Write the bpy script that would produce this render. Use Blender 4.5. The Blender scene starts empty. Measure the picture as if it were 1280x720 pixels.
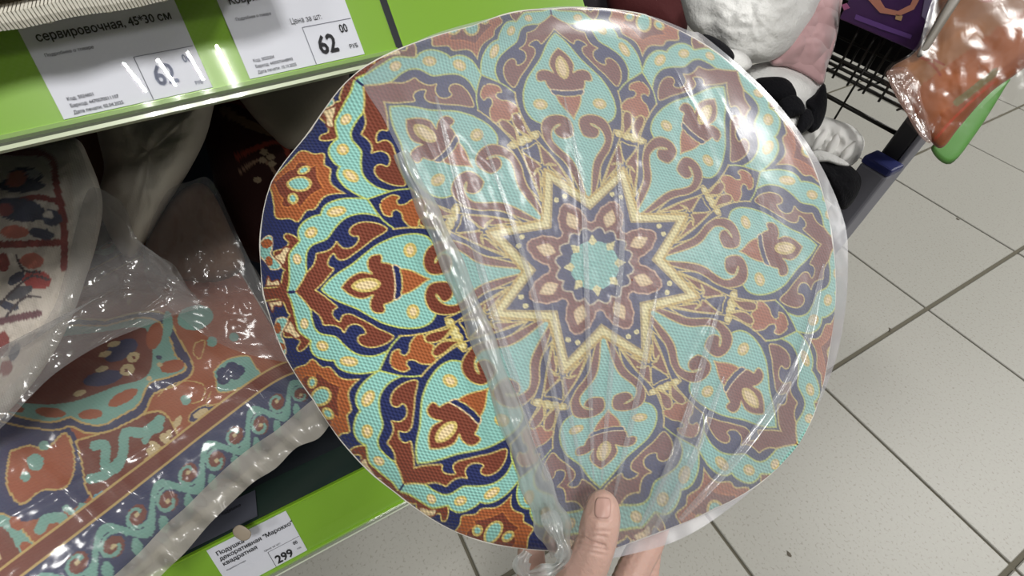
import bpy, bmesh, math, random
import numpy as np
random.seed(7); rng=np.random.default_rng(7)
scene=bpy.context.scene; COL=scene.collection
# ================= camera =================
F=587.018
RC=np.array([[0.48171775,0.87623289,0.0128036],[0.68514619,-0.36747615,-0.62891651],[-0.54637231,0.31173259,-0.77736741]])
CAM=np.array([0.08502932,-1.00438629,0.74509953])
from mathutils import Matrix, Vector
cd=bpy.data.cameras.new('camera'); cd.sensor_width=36; cd.lens=F/1280*36; cd.clip_start=.01; cd.clip_end=60
cam=bpy.data.objects.new('camera',cd); COL.objects.link(cam)
M=np.eye(4); M[:3,0]=RC[0]; M[:3,1]=-RC[1]; M[:3,2]=-RC[2]; M[:3,3]=CAM
cam.matrix_world=Matrix(M.tolist()); scene.camera=cam
# ================= world, lamps, exposure =================
w=bpy.data.worlds.new('world'); scene.world=w; w.use_nodes=True
bg=w.node_tree.nodes['Background']; bg.inputs[0].default_value=(.92,.96,1,1); bg.inputs[1].default_value=.08
def area(name,loc,sx,sy,power,col=(1,.985,.95)):
    l=bpy.data.lights.new(name,'AREA'); l.shape='RECTANGLE'; l.size=sx; l.size_y=sy; l.energy=power; l.color=col
    o=bpy.data.objects.new(name,l); COL.objects.link(o); o.location=loc; return o
# four-tube ceiling fixtures: the one mirrored in the price rail is built tube by tube
for k in range(4): area('ceiling_tube',(.98,-1.525+.135*k,2.9),.6,.012,15)
for fx,fy,pw in ((.98,1.9,105),(.98,3.8,50),(2.9,-1.3,16),(2.9,.6,28),(2.9,2.5,34),(-1.6,1.2,40),(.98,-3.2,34)): area('ceiling_fixture',(fx,fy,2.9),.6,.55,pw)
vs=scene.view_settings; vs.view_transform='Standard'; vs.look='None'; vs.gamma=1; vs.use_curve_mapping=False; vs.exposure=-.42

# ================= helpers =================
def ray(px):
    px=np.asarray(px,float).reshape(-1,2)
    return np.c_[(px[:,0]-640)/F,(px[:,1]-360)/F,np.ones(len(px))]@RC
def W(px,d): return CAM+ray(px)*np.asarray(d,float).reshape(-1,1)
def W1(x,y,d): return W([(x,y)],d)[0]
def on_plane(px,ax,val):
    r=ray(px); k=(val-CAM[ax])/r[:,ax]; return CAM+r*k[:,None]
def proj(P):
    q=(np.asarray(P)-CAM)@RC.T; return np.c_[q[:,0]/q[:,2]*F+640,q[:,1]/q[:,2]*F+360]
def lin(c):
    c=np.asarray(c,float)/255; return np.where(c<=.04045,c/12.92,((c+.055)/1.055)**2.4)
def mat(name,rgb=(200,200,200),rough=.6,bump=0,bscale=200,spec=.4,var=0,vscale=30,metal=0,coat=0,sheen=0,sub=0):
    m=bpy.data.materials.new(name); m.use_nodes=True; nt=m.node_tree; b=nt.nodes['Principled BSDF']
    c=tuple(lin(rgb))+(1,); b.inputs['Base Color'].default_value=c; b.inputs['Roughness'].default_value=rough
    b.inputs['Specular IOR Level'].default_value=spec; b.inputs['Metallic'].default_value=metal; b.inputs['Coat Weight'].default_value=coat; b.inputs['Coat Roughness'].default_value=.06
    b.inputs['Sheen Weight'].default_value=sheen
    if sub: b.inputs['Subsurface Weight'].default_value=sub; b.inputs['Subsurface Radius'].default_value=(.006,.002,.001); b.inputs['Subsurface Scale'].default_value=.6
    if bump or var: tc=nt.nodes.new('ShaderNodeTexCoord')
    if var:
        n=nt.nodes.new('ShaderNodeTexNoise'); n.inputs['Scale'].default_value=vscale; n.inputs['Detail'].default_value=6; nt.links.new(tc.outputs['Object'],n.inputs['Vector'])
        mx=nt.nodes.new('ShaderNodeMix'); mx.data_type='RGBA'; mx.inputs[6].default_value=tuple(np.array(c[:3])*(1-var))+(1,); mx.inputs[7].default_value=tuple(np.minimum(np.array(c[:3])*(1+var),1))+(1,)
        nt.links.new(n.outputs['Fac'],mx.inputs[0]); nt.links.new(mx.outputs[2],b.inputs['Base Color'])
    if bump:
        n=nt.nodes.new('ShaderNodeTexNoise'); n.inputs['Scale'].default_value=bscale; n.inputs['Detail'].default_value=4; nt.links.new(tc.outputs['Object'],n.inputs['Vector'])
        bp=nt.nodes.new('ShaderNodeBump'); bp.inputs['Strength'].default_value=bump; bp.inputs['Distance'].default_value=.002; nt.links.new(n.outputs['Fac'],bp.inputs['Height']); nt.links.new(bp.outputs[0],b.inputs['Normal'])
    return m
def print_mat(name,period,rough=.75,bump=.5,dark=.25):
    """fabric with a printed colour attribute and a woven relief laid out by its UVs"""
    m=bpy.data.materials.new(name); m.use_nodes=True; nt=m.node_tree; b=nt.nodes['Principled BSDF']; N=nt.nodes.new; L=nt.links.new
    b.inputs['Roughness'].default_value=rough; b.inputs['Specular IOR Level'].default_value=.25; b.inputs['Sheen Weight'].default_value=.05
    at=N('ShaderNodeAttribute'); at.attribute_name='print'; uv=N('ShaderNodeUVMap'); sp=N('ShaderNodeSeparateXYZ'); L(uv.outputs[0],sp.inputs[0])
    def mth(op,a,bv=None):
        n=N('ShaderNodeMath'); n.operation=op
        for i,v in enumerate((a,bv)):
            if v is None: continue
            if isinstance(v,(int,float)): n.inputs[i].default_value=v
            else: L(v,n.inputs[i])
        return n.outputs[0]
    k=2*math.pi/period
    a=mth('SINE',mth('MULTIPLY',mth('ADD',sp.outputs[0],sp.outputs[1]),k*.5)); c=mth('SINE',mth('MULTIPLY',mth('SUBTRACT',sp.outputs[0],sp.outputs[1]),k))
    h=mth('MULTIPLY',mth('ADD',mth('MULTIPLY',a,c),1.0),.5)
    no=N('ShaderNodeTexNoise'); no.inputs['Scale'].default_value=9; no.inputs['Detail'].default_value=5; L(uv.outputs[0],no.inputs['Vector'])
    h2=mth('ADD',h,mth('MULTIPLY',no.outputs['Fac'],.6))
    bp=N('ShaderNodeBump'); bp.inputs['Strength'].default_value=bump; bp.inputs['Distance'].default_value=.0012; L(h2,bp.inputs['Height']); L(bp.outputs[0],b.inputs['Normal'])
    f=mth('ADD',mth('MULTIPLY',h,dark),1-dark*.55)  # weave crevices darkened in the colour, shade painted along with the relief
    sc=N('ShaderNodeVectorMath'); sc.operation='SCALE'; L(at.outputs['Color'],sc.inputs[0]); L(f,sc.inputs[3]); L(sc.outputs[0],b.inputs['Base Color'])
    return m
def film(name,haze=.15,gloss=.1,rough=.12,tint=(225,228,235),bump=.3,bscale=60,stretch=(1,1,1),trans=.5,fres=.12):
    """thin clear plastic: see-through, a little milky, with a sharp sheen"""
    m=bpy.data.materials.new(name); m.use_nodes=True; nt=m.node_tree; nt.nodes.clear(); N=nt.nodes.new; L=nt.links.new
    out=N('ShaderNodeOutputMaterial'); tr=N('ShaderNodeBsdfTransparent'); tr.inputs[0].default_value=(.97,.97,.97,1)
    df=N('ShaderNodeBsdfDiffuse'); df.inputs[0].default_value=tuple(lin(tint))+(1,)
    tl=N('ShaderNodeBsdfTranslucent'); tl.inputs[0].default_value=tuple(lin(tint))+(1,)
    gl=N('ShaderNodeBsdfGlossy'); gl.inputs['Roughness'].default_value=rough; gl.inputs[0].default_value=(1,1,1,1)
    tc=N('ShaderNodeTexCoord'); mp=N('ShaderNodeMapping'); mp.inputs['Scale'].default_value=stretch; L(tc.outputs['Object'],mp.inputs[0])
    no=N('ShaderNodeTexNoise'); no.inputs['Scale'].default_value=bscale; no.inputs['Detail'].default_value=2; no.inputs['Distortion'].default_value=.6; L(mp.outputs[0],no.inputs['Vector'])
    bp=N('ShaderNodeBump'); bp.inputs['Strength'].default_value=bump; bp.inputs['Distance'].default_value=.0012; L(no.outputs['Fac'],bp.inputs['Height'])
    for s in (df,gl,tl): L(bp.outputs[0],s.inputs['Normal'])
    md=N('ShaderNodeMixShader'); md.inputs[0].default_value=trans; L(df.outputs[0],md.inputs[1]); L(tl.outputs[0],md.inputs[2])
    m1=N('ShaderNodeMixShader'); m1.inputs[0].default_value=haze; L(tr.outputs[0],m1.inputs[1]); L(md.outputs[0],m1.inputs[2])
    lw=N('ShaderNodeLayerWeight'); lw.inputs['Blend'].default_value=.25; L(bp.outputs[0],lw.inputs['Normal'])
    ma=N('ShaderNodeMath'); ma.operation='MULTIPLY_ADD'; ma.inputs[1].default_value=fres; ma.inputs[2].default_value=gloss; L(lw.outputs['Fresnel'],ma.inputs[0])
    m2=N('ShaderNodeMixShader'); L(ma.outputs[0],m2.inputs[0]); L(m1.outputs[0],m2.inputs[1]); L(gl.outputs[0],m2.inputs[2]); L(m2.outputs[0],out.inputs[0])
    return m
def tag(o,label=None,cat=None,group=None,kind=None):
    for k,v in (('label',label),('category',cat),('group',group),('kind',kind)):
        if v: o[k]=v
    return o
def empty(name,loc,label,cat,group=None):
    o=bpy.data.objects.new(name,None); COL.objects.link(o); o.location=tuple(map(float,loc)); o.empty_display_size=.02
    return tag(o,label,cat,group)
def obj(name,V,Fc,m,parent=None,smooth=True,col=None,uv=None):
    V=np.asarray(V,float)
    q_=parent
    while q_ is not None: V=V-np.array(q_.location); q_=q_.parent
    me=bpy.data.meshes.new(name)
    if isinstance(Fc,np.ndarray):
        nf,k=Fc.shape; me.vertices.add(len(V)); me.vertices.foreach_set('co',V.astype(np.float32).ravel()); me.loops.add(nf*k); me.loops.foreach_set('vertex_index',Fc.astype(np.int32).ravel())
        me.polygons.add(nf); me.polygons.foreach_set('loop_start',np.arange(0,nf*k,k,dtype=np.int32)); me.update(calc_edges=True); me.validate()
    else: me.from_pydata(V.tolist(),[],[tuple(map(int,f)) for f in Fc]); me.update()
    if smooth: me.polygons.foreach_set('use_smooth',np.ones(len(me.polygons),bool))
    if col is not None:
        a=me.color_attributes.new('print','FLOAT_COLOR','POINT'); a.data.foreach_set('color',np.c_[lin(col),np.ones(len(V))].astype(np.float32).ravel())
    if uv is not None:
        u=me.uv_layers.new(name='UVMap'); li=np.empty(len(me.loops),np.int32); me.loops.foreach_get('vertex_index',li); u.data.foreach_set('uv',np.asarray(uv)[li].astype(np.float32).ravel())
    me.materials.append(m); o=bpy.data.objects.new(name,me); COL.objects.link(o)
    if parent is not None: o.parent=parent
    return o
def box(name,lo,hi,m,parent=None,bev=0):
    x0,y0,z0=lo; x1,y1,z1=hi
    V=[(x,y,z) for z in (z0,z1) for x,y in ((x0,y0),(x1,y0),(x1,y1),(x0,y1))]
    o=obj(name,V,[(3,2,1,0),(4,5,6,7),(0,1,5,4),(1,2,6,5),(2,3,7,6),(3,0,4,7)],m,parent,False)
    if bev: b=o.modifiers.new('bevel','BEVEL'); b.width=bev; b.segments=2
    return o
def gridf(nu,nv,wrap=False):
    i=np.arange(nu-1)[:,None]; j=np.arange(nv if wrap else nv-1)[None]; j2=(j+1)%nv
    a=i*nv+j; b=i*nv+j2; c=(i+1)*nv+j2; d=(i+1)*nv+j
    return np.stack([a,b,c,d],-1).reshape(-1,4)
def tube(path,rad,seg=8,cap=True):
    P=np.asarray(path,float); n=len(P); rad=np.broadcast_to(np.asarray(rad,float),(n,)); T=np.gradient(P,axis=0); T/=np.linalg.norm(T,axis=1)[:,None]+1e-12
    up=np.array([0,0,1.]) if abs(T[0][2])<.9 else np.array([1.,0,0]); V=[]
    for i in range(n):
        a=np.cross(T[i],up); a/=np.linalg.norm(a)+1e-12; b=np.cross(T[i],a)
        for s in range(seg): t=2*math.pi*s/seg; V.append(P[i]+rad[i]*(a*math.cos(t)+b*math.sin(t)))
    Fc=[tuple(f) for f in gridf(n,seg,True)]
    if cap: Fc+=[tuple(range(seg))[::-1],tuple(range((n-1)*seg,n*seg))]
    return np.array(V),Fc
def closed(pts,n=8):
    p=np.asarray(pts,float); k=len(p); o=[]
    for i in range(k):
        a,b,c,d=p[i-1],p[i],p[(i+1)%k],p[(i+2)%k]
        for j in range(n): t=j/n; o.append(.5*((2*b)+(-a+c)*t+(2*a-5*b+4*c-d)*t*t+(-a+3*b-3*c+d)*t**3))
    return np.array(o)
def vnoise(q,scale,seed=0):
    """smooth value noise, any dimension up to 2"""
    g=np.random.default_rng(seed).random((64,64)); x=q[:,0]*scale%64; y=q[:,1]*scale%64; xi=x.astype(int); yi=y.astype(int); fx=x-xi; fy=y-yi; fx=fx*fx*(3-2*fx); fy=fy*fy*(3-2*fy)
    a=g[xi%64,yi%64]; b=g[(xi+1)%64,yi%64]; c=g[xi%64,(yi+1)%64]; d=g[(xi+1)%64,(yi+1)%64]
    return (a*(1-fx)+b*fx)*(1-fy)+(c*(1-fx)+d*fx)*fy-.5
def puff(name,outline,depth,thick,m,parent=None,rings=14,n=6,rough=0,seed=1,power=2.,col=None,center=None,uvs=None,back=1.):
    """a stuffed solid: rounded front and back bulging from a seam; depth is a number or a function of the seam position"""
    O=closed(outline,n); c=O.mean(0) if center is None else np.array(center,float); k=len(O)
    D=depth if callable(depth) else (lambda q:np.full(len(q),float(depth)))
    ss=[r/rings for r in range(rings+1)]; seq=[(x,1) for x in ss]+[(x,-1) for x in ss[::-1][1:]]; PXs=[];DD=[]
    for s,side in seq:
        q=c+(O-c)*max(s,.004); h=(1-s**power)**.5; rr=rough*vnoise(q+seed*13,.06,seed)+rough*.5*vnoise(q+seed*3,.16,seed+1)
        DD.append(D(q)-((thick+rr)*h if side==1 else -thick*back*h)); PXs.append(q)
    PXs=np.concatenate(PXs); P=W(PXs,np.concatenate(DD)); c3=None if col is None else col(PXs)
    return obj(name,P,gridf(len(seq),k,True),m,parent,True,c3,PXs/100 if col is not None else None)
def sheet(name,outline,depthf,m,parent=None,rings=60,n=10,center=None):
    O=closed(outline,n); c=O.mean(0) if center is None else np.array(center,float); k=len(O)
    q=np.concatenate([c+(O-c)*s for s in np.linspace(.004,1,rings)]); P=W(q,depthf(q)); return obj(name,P,gridf(rings,k,True),m,parent)
def seg_d(q,a,b):
    a=np.array(a,float); v=np.array(b,float)-a; t=np.clip(((q-a)@v)/(v@v),0,1); return np.hypot(*(q-a-t[:,None]*v).T),t
def poly_d(q,pts):
    d=np.full(len(q),1e9); T=np.zeros(len(q)); n=len(pts)-1
    for i in range(n):
        e,t=seg_d(q,pts[i],pts[i+1]); k=e<d; d[k]=e[k]; T[k]=(i+t[k])/n
    return d,T
def fill_outline(me):
    """triangulate glyph outlines by winding number, so that overlapping contours fill as one shape"""
    from mathutils.geometry import delaunay_2d_cdt
    P=np.array([v.co[:2] for v in me.vertices]); E=[tuple(e.vertices) for e in me.edges]
    v,_,f,_,_,_=delaunay_2d_cdt([Vector(p) for p in P],E,[],0,1e-7); V=np.array([p[:] for p in v]); C=np.array([V[list(t)].mean(0) for t in f]); w=np.zeros(len(C))
    for a,b in E:
        xa,ya=P[a]; xb,yb=P[b]
        if ya==yb: continue
        up=(ya<=C[:,1])&(yb>C[:,1]); dn=(yb<=C[:,1])&(ya>C[:,1]); x=xa+(C[:,1]-ya)*(xb-xa)/(yb-ya)
        w+=np.where(up&(x>C[:,0]),1,0)-np.where(dn&(x>C[:,0]),1,0)
    return V,[tuple(t) for t,k in zip(f,w) if abs(k)>.5]
def text(body,origin,ux,uy,size,m,parent,name='lettering',bold=0,sx=1.0,lift=.0004):
    cu=bpy.data.curves.new('t','FONT'); cu.body=body; cu.size=1; cu.resolution_u=2; cu.fill_mode='NONE'
    o=bpy.data.objects.new('t',cu); COL.objects.link(o); bpy.context.view_layer.update()
    V,Fc=fill_outline(o.evaluated_get(bpy.context.evaluated_depsgraph_get()).to_mesh())
    bpy.data.objects.remove(o); bpy.data.curves.remove(cu)
    if bold:
        n=len(V); sh=((0,0),(bold,0),(-bold,0),(0,bold),(0,-bold)); F0=Fc; Fc=[tuple(x+n*k for x in f) for k in range(5) for f in F0]; V=np.concatenate([V+np.array(s)*1.0 for s in sh])
    ux=np.array(ux,float); uy=np.array(uy,float); nn=np.cross(ux,uy)
    P=np.array(origin)+V[:,:1]*size*sx*ux+V[:,1:2]*size*uy+nn*lift
    return obj(name,P,Fc,m,parent,False)
# ================= print of the round cushion =================
# ---------- thin plate spline between the cushion's print plane and its view ----------
TIPS=[(680.8,211),(779.6,209),(860,268),(874.6,371.7),(811,453),(703.8,467.5),(612,396.7),(608,289)]
PETS=[(694,42),(903.8,109),(1020,306.7),(968.9,533),(750,607.5),(522.8,577.8),(403,362),(488.8,134.6)]
JUNC=[(601,92.8),(802.9,89.6),(950.8,214.6),(996.7,413.9),(872.8,561),(649.5,598.8),(473.5,463.5),(458.5,248.8)] # before petal i (i-.5)
# silhouette: pixel, radius in print, print angle index (0 = top petal, clockwise, 1 step = 45 deg)
RIM=[((590,33),2.66,-.5),((688,12),2.68,0),((806,19),2.74,.5),((922,88),2.62,1),((1008,190),2.6,1.5),((1040,303),2.56,2),((1036,440),2.58,2.5),((998,556),2.62,3),
     ((893,635),2.62,3.5),((757,690),2.78,4),((610,678),2.76,4.5),((497,617),2.72,5),((393,500),2.74,5.5),((330,368),2.92,6),((340,228),2.94,6.5),((440,96),2.72,7),((386,167),2.82,6.75),((356,443),2.84,5.75),((440,566),2.70,5.25)]
def pat(r,i):
    a=math.pi/4*i;return (r*math.sin(a),-r*math.cos(a))
CP,CX=[],[]
CP.append((0,0));CX.append((743,331))
for i in range(8):
    CP.append(pat(1,i-.5));CX.append(TIPS[i]);CP.append(pat(2.36,i));CX.append(PETS[i]);CP.append(pat(2.12,i-.5));CX.append(JUNC[i])
for px,r,i in RIM: CP.append(pat(r,i));CX.append(px)
for px,r,i in (((373.7,229),2.66,6.5),((402.5,494),2.64,5.5),((617,664.5),2.66,4.5),((804,28),2.66,.5)): CP.append(pat(r,i));CX.append(px)
CP=np.array(CP,float);CX=np.array(CX,float)
def tps(src,dst,lam):
    n=len(src);d2=((src[:,None]-src[None])**2).sum(-1)
    K=np.where(d2>0,d2*np.log(d2+1e-20),0)+lam*np.eye(n)
    P=np.c_[np.ones(n),src];A=np.zeros((n+3,n+3));A[:n,:n]=K;A[:n,n:]=P;A[n:,:n]=P.T
    w=np.linalg.solve(A,np.r_[dst,np.zeros((3,2))])
    def ev(q):
        q=np.asarray(q,float).reshape(-1,2);out=np.empty((len(q),2))
        for s in range(0,len(q),40000):
            b=q[s:s+40000];d2=((b[:,None]-src[None])**2).sum(-1)
            out[s:s+40000]=np.where(d2>0,d2*np.log(d2+1e-20),0)@w[:n]+w[n]+b@w[n+1:]
        return out
    return ev
fwd=tps(CP,CX,.02)
inv=tps(CX/128,CP,.02)
def px2pat(p): return inv(np.asarray(p,float)/128)
# ---------- print shapes, in the half sector (p along petal axis, q across) ----------
NAVY=(40,48,96);TEAL=(146,202,192);BROWN=(126,66,50);RUST=(170,96,56);CREAM=(238,214,168);GOLD=(216,194,116);PALE=(238,226,164);LIME=(196,206,112)
SH=[]
def conv(off,s,pts,ax,sg):
    q=px2pat(np.array(pts,float)*s+np.array(off));r=np.hypot(q[:,0],q[:,1]);a=np.degrees(np.arctan2(q[:,0],-q[:,1]))%360
    ph=np.radians((a-ax)*sg);return np.c_[r*np.cos(ph),r*np.sin(ph)]
S=200/960
ZA=((320,330),S,270,-1);ZB=((460,280),S,270,-1);ZC=((440,400),S,270,-1);ZE=((360,430),S,270,-1);ZG=((320,180),S,270,1);ZH=((600,380),140/840,225,-1)
def smooth(p,n=4):
    p=np.asarray(p);k=len(p);o=[]
    for i in range(k-1):
        a,b,c,d=p[max(i-1,0)],p[i],p[i+1],p[min(i+2,k-1)]
        for j in range(n):
            t=j/n;o.append(.5*((2*b)+(-a+c)*t+(2*a-5*b+4*c-d)*t*t+(-a+3*b-3*c+d)*t**3))
    o.append(p[-1]);return np.array(o)
def add(col,z,pts,close=(),line=GOLD,w=.0068,n=3):
    P=conv(z[0],z[1],pts,z[2],z[3]);P=smooth(P,n) if n>1 else P
    if len(close):C=np.array(close,float)
    else:C=np.zeros((0,2))
    SH.append((col,P,np.r_[P,C],line,w))
def ell(col,z,c,a,b,rot=0,line=None,w=.012):
    t=np.linspace(0,2*np.pi,25);cr,sr=math.cos(rot),math.sin(rot)
    pts=[(c[0]+a*math.cos(u)*cr-b*math.sin(u)*sr,c[1]+a*math.cos(u)*sr+b*math.sin(u)*cr) for u in t]
    add(col,z,pts,(),line,w,1)
def pol(col,pts,close=(),line=GOLD,w=.0068):
    """points given as (radius, degrees from the petal axis)"""
    P=np.array([(r*math.cos(math.radians(d)),r*math.sin(math.radians(d))) for r,d in pts])
    Cc=np.array([(r*math.cos(math.radians(d)),r*math.sin(math.radians(d))) for r,d in close]) if len(close) else np.zeros((0,2))
    SH.append((col,P,np.r_[P,Cc],line,w))
# outer border
add(BROWN,ZA,[(190,178),(215,230),(228,290),(240,340),(255,400),(300,440),(328,455),(300,500),(262,525),(245,505),(265,465),(225,440),(180,440),(165,420),(190,330),(205,305),(190,290),(150,215),(60,222)],[(3.4,0),(3.4,-.1),(2.6,-.1)])
add(CREAM,ZA,[(205,335),(225,365),(240,400),(268,430),(235,448),(205,420),(165,405),(185,370),(205,335)],(),BROWN)
add(CREAM,ZA,[(70,228),(100,226),(155,218),(150,255),(110,250),(100,290),(70,228)],(),BROWN)
add(TEAL,ZA,[(125,330),(165,320),(190,345),(150,420),(165,460),(180,530),(150,545),(95,505),(80,450),(110,380),(125,330)],(),CREAM)
ell(RUST,ZA,(142,500),34,30);ell(RUST,ZA,(130,385),22,34)
add(RUST,ZG,[(545,295),(450,300),(395,325),(350,388),(300,400),(252,468),(205,450),(150,455),(118,440),(112,380),(105,340),(95,290),(70,235)],[(3.4*math.cos(.3927),3.4*math.sin(.3927)),(2.6,1.4)],GOLD)
add(BROWN,ZG,[(395,268),(335,300),(300,335),(262,382),(240,355),(195,385),(155,370),(165,330),(140,310),(112,240)],[(3.4*math.cos(.3927),3.4*math.sin(.3927)),(2.5,1.4)],(196,120,66))
ell(TEAL,ZG,(258,235),68,46,0,GOLD);ell(TEAL,ZG,(222,330),25,28,0,GOLD)
# teal scalloped band
add(TEAL,ZA,[(190,178),(215,230),(228,290),(240,340),(255,400),(300,440),(328,462),(325,490),(335,530),(370,562),(430,580),(465,578)],[],LIME)
P1=SH.pop()
add(TEAL,ZA,[(465,578),(482,612),(520,640),(590,657),(660,655),(738,642)],[],LIME);P2=SH.pop()
add(TEAL,ZA,[(243,172),(290,220),(325,268),(335,330),(355,390),(390,420),(430,428),(480,440),(530,490),(590,535),(650,552),(720,550),(795,520)],[],LIME);P3=SH.pop()
band=np.r_[P1[1],P2[1],P3[1][::-1]]
SH.append((TEAL,np.r_[P1[1],P2[1]],band,LIME,.008));SH.append((None,P3[1],band,LIME,.008))
b=conv(*ZA[:2],[(738,642),(800,510),(868,430)],270,-1);SH.append((None,smooth(b),b,LIME,.008))
ell(CREAM,ZA,(397,492),30,24,.4,GOLD);ell(CREAM,ZA,(555,585),48,24,.1,GOLD);ell(CREAM,ZA,(290,358),22,30,0,GOLD,.006)
# brown arrow band with curls
add(BROWN,ZA,[(345,150),(400,185),(450,225),(487,258),(465,275),(458,300),(475,330),(502,347),(512,322),(530,303),(570,302),(620,325),(680,355),(740,390),(825,430),(800,465),(750,490),(690,501),(640,490),(612,465),(612,440),(630,425),(655,420),(655,400),(635,375),(600,360),(560,368),(540,390),(528,412),(510,390),(480,372),(440,366),(405,366),(395,340),(375,305),(345,280),(325,266),(290,220),(243,172)],[(2.7,-.06),(2.3,-.06)])
# petal
tp=conv(*ZA[:2],[(390,152),(440,193),(510,230),(600,265),(680,310),(760,352),(850,378)],270,-1)
tp2=conv(*ZB[:2],[(210,622),(260,625),(320,618),(370,595),(395,567),(408,540)],270,-1)
tp=smooth(np.r_[tp,tp2])
fun=conv(*ZB[:2],[(470,545),(560,520),(640,420),(760,345),(900,302),(962,283)],270,-1)
SH.append((TEAL,tp,np.r_[tp,fun,[(.5,-.1),(2.36,-.1)]],LIME,.008))
# motif in petal
add(BROWN,ZA,[(505,135),(550,175),(600,200),(650,206),(705,185),(690,215),(688,260),(715,291),(765,291),(775,268),(770,243),(800,232),(832,210),(838,150),(836,100)],[(1.3,-.1),(2.1,-.1)])
ell(CREAM,ZA,(660,116),84,44,-.08,GOLD,.014)
add(NAVY,ZA,[(836,100),(838,150),(832,210),(860,205),(878,180),(885,140),(882,100)],[],CREAM,.007)
add(RUST,ZB,[(205,330),(208,380),(203,420),(250,408),(300,378),(340,347),(375,328)],[(1.4,-.06),(1.7,-.06)])
ell(CREAM,ZB,(272,525),30,36,0,GOLD,.014)
# scroll
add(BROWN,ZB,[(490,352),(450,345),(400,350),(365,370),(346,410),(346,455),(362,497),(392,527),(440,542),(500,541),(545,530),(600,502),(650,462),(700,415),(760,388),(850,352),(945,308),(960,290),(850,315),(760,337),(690,362),(640,393),(600,432),(565,462),(530,484),(482,486),(442,470),(416,442),(410,420),(424,432),(452,464),(490,452),(510,420),(505,380),(490,352)])
# leaves between arm and star tip
add(NAVY,ZH,[(548,285),(500,350),(462,420),(448,500),(446,580),(410,680),(380,740),(440,740),(470,660),(490,560),(512,450),(548,285)],(),GOLD,.007)
add(BROWN,ZH,[(552,300),(535,400),(512,480),(492,580),(480,660),(540,610),(600,545),(560,535),(535,505),(530,490),(560,515),(575,490),(565,420),(552,300)],(),GOLD,.007)
add(NAVY,ZH,[(575,400),(600,500),(585,525),(555,520),(575,500),(575,400)],(),GOLD,.008)
add(NAVY,ZH,[(600,565),(540,615),(478,682),(520,690),(580,690),(612,690)],[(1.3*math.cos(.4),1.3*math.sin(.4))],GOLD,.007)
# cream beads on the boundary
for r_,d_,w_ in ((1.345,21,.045),(1.345,17.6,.035)):
    t=np.linspace(0,2*np.pi,21);c=(r_*math.cos(math.radians(d_)),r_*math.sin(math.radians(d_)))
    Q=np.c_[c[0]+w_*np.cos(t),c[1]+w_*np.sin(t)];SH.append((PALE,Q,Q,GOLD,.008))
# brown leaf + rust flower on the boundary
add(NAVY,ZC,[(612,45),(585,85),(555,118),(600,118)],[(1.5*math.cos(.4),1.5*math.sin(.4))],GOLD,.008)
add(BROWN,ZC,[(612,28),(560,55),(490,70),(445,92),(440,115),(460,135),(520,128),(560,100),(612,28)],(),GOLD,.008)
add(RUST,ZC,[(232,262),(230,240),(245,192),(285,175),(292,202),(320,212),(345,182),(350,140),(392,86),(428,86),(440,125),(470,138),(492,150)],[(1.6*math.cos(.42),1.6*math.sin(.42)),(2.0*math.cos(.42),2.0*math.sin(.42))],GOLD)
b=conv(*ZC[:2],[(285,95),(350,92),(430,80),(520,55),(615,20)],270,-1);SH.append((None,smooth(b),b,GOLD,.008))
# star
pol(PALE,[(.62,0),(1.0,22.5)],[(1.0,30),(0,0),(.5,-6)],(206,176,92),.012)
pol(NAVY,[(.515,0),(.865,22.5)],[(.87,30),(0,0),(.4,-6)],(186,164,104),.010)
pol(BROWN,[(.385,0),(.40,5),(.45,6.5),(.49,9.5),(.53,11),(.56,15),(.6,18),(.62,22.5)],[(.63,30),(0,0),(.3,-10)],(206,170,140),.008)
pol(CREAM,[(.36,22.5),(.40,17.5),(.44,15.5),(.48,18),(.53,22.5)],[(.44,29)],(222,190,140),.006)
for r_,d_,w_ in ((.685,19.0,.024),):
    t=np.linspace(0,2*np.pi,17);c=(r_*math.cos(math.radians(d_)),r_*math.sin(math.radians(d_)));Q=np.c_[c[0]+w_*np.cos(t),c[1]+w_*np.sin(t)];SH.append((PALE,Q,Q,None,0))
pol(NAVY,[(.30,0),(.335,8),(.345,12),(.335,17),(.30,22.5)],[(.29,30),(0,0),(.28,-8)],(206,190,160),.008)
pol(TEAL,[(.215,-5),(.215,12),(.215,22.5)],[(.22,30),(0,0)],None)
pol(PALE,[(.275,0),(.21,11),(.17,0)],[(.21,-11)],None)
TEALC=(118,200,196)
def pinp(P,x,y):
    ins=np.zeros(len(x),bool);n=len(P);j=n-1
    for i in range(n):
        xi,yi=P[i];xj,yj=P[j]
        if yi!=yj:
            c=((yi>y)!=(yj>y))&(x<(xj-xi)*(y-yi)/(yj-yi)+xi);ins^=c
        j=i
    return ins
def dseg(P,x,y):
    d=np.full(len(x),9.)
    for i in range(len(P)-1):
        ax,ay=P[i];bx,by=P[i+1];vx,vy=bx-ax,by-ay;l=vx*vx+vy*vy+1e-12
        t=np.clip(((x-ax)*vx+(y-ay)*vy)/l,0,1);d=np.minimum(d,(x-ax-t*vx)**2+(y-ay-t*vy)**2)
    return np.sqrt(d)
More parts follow.
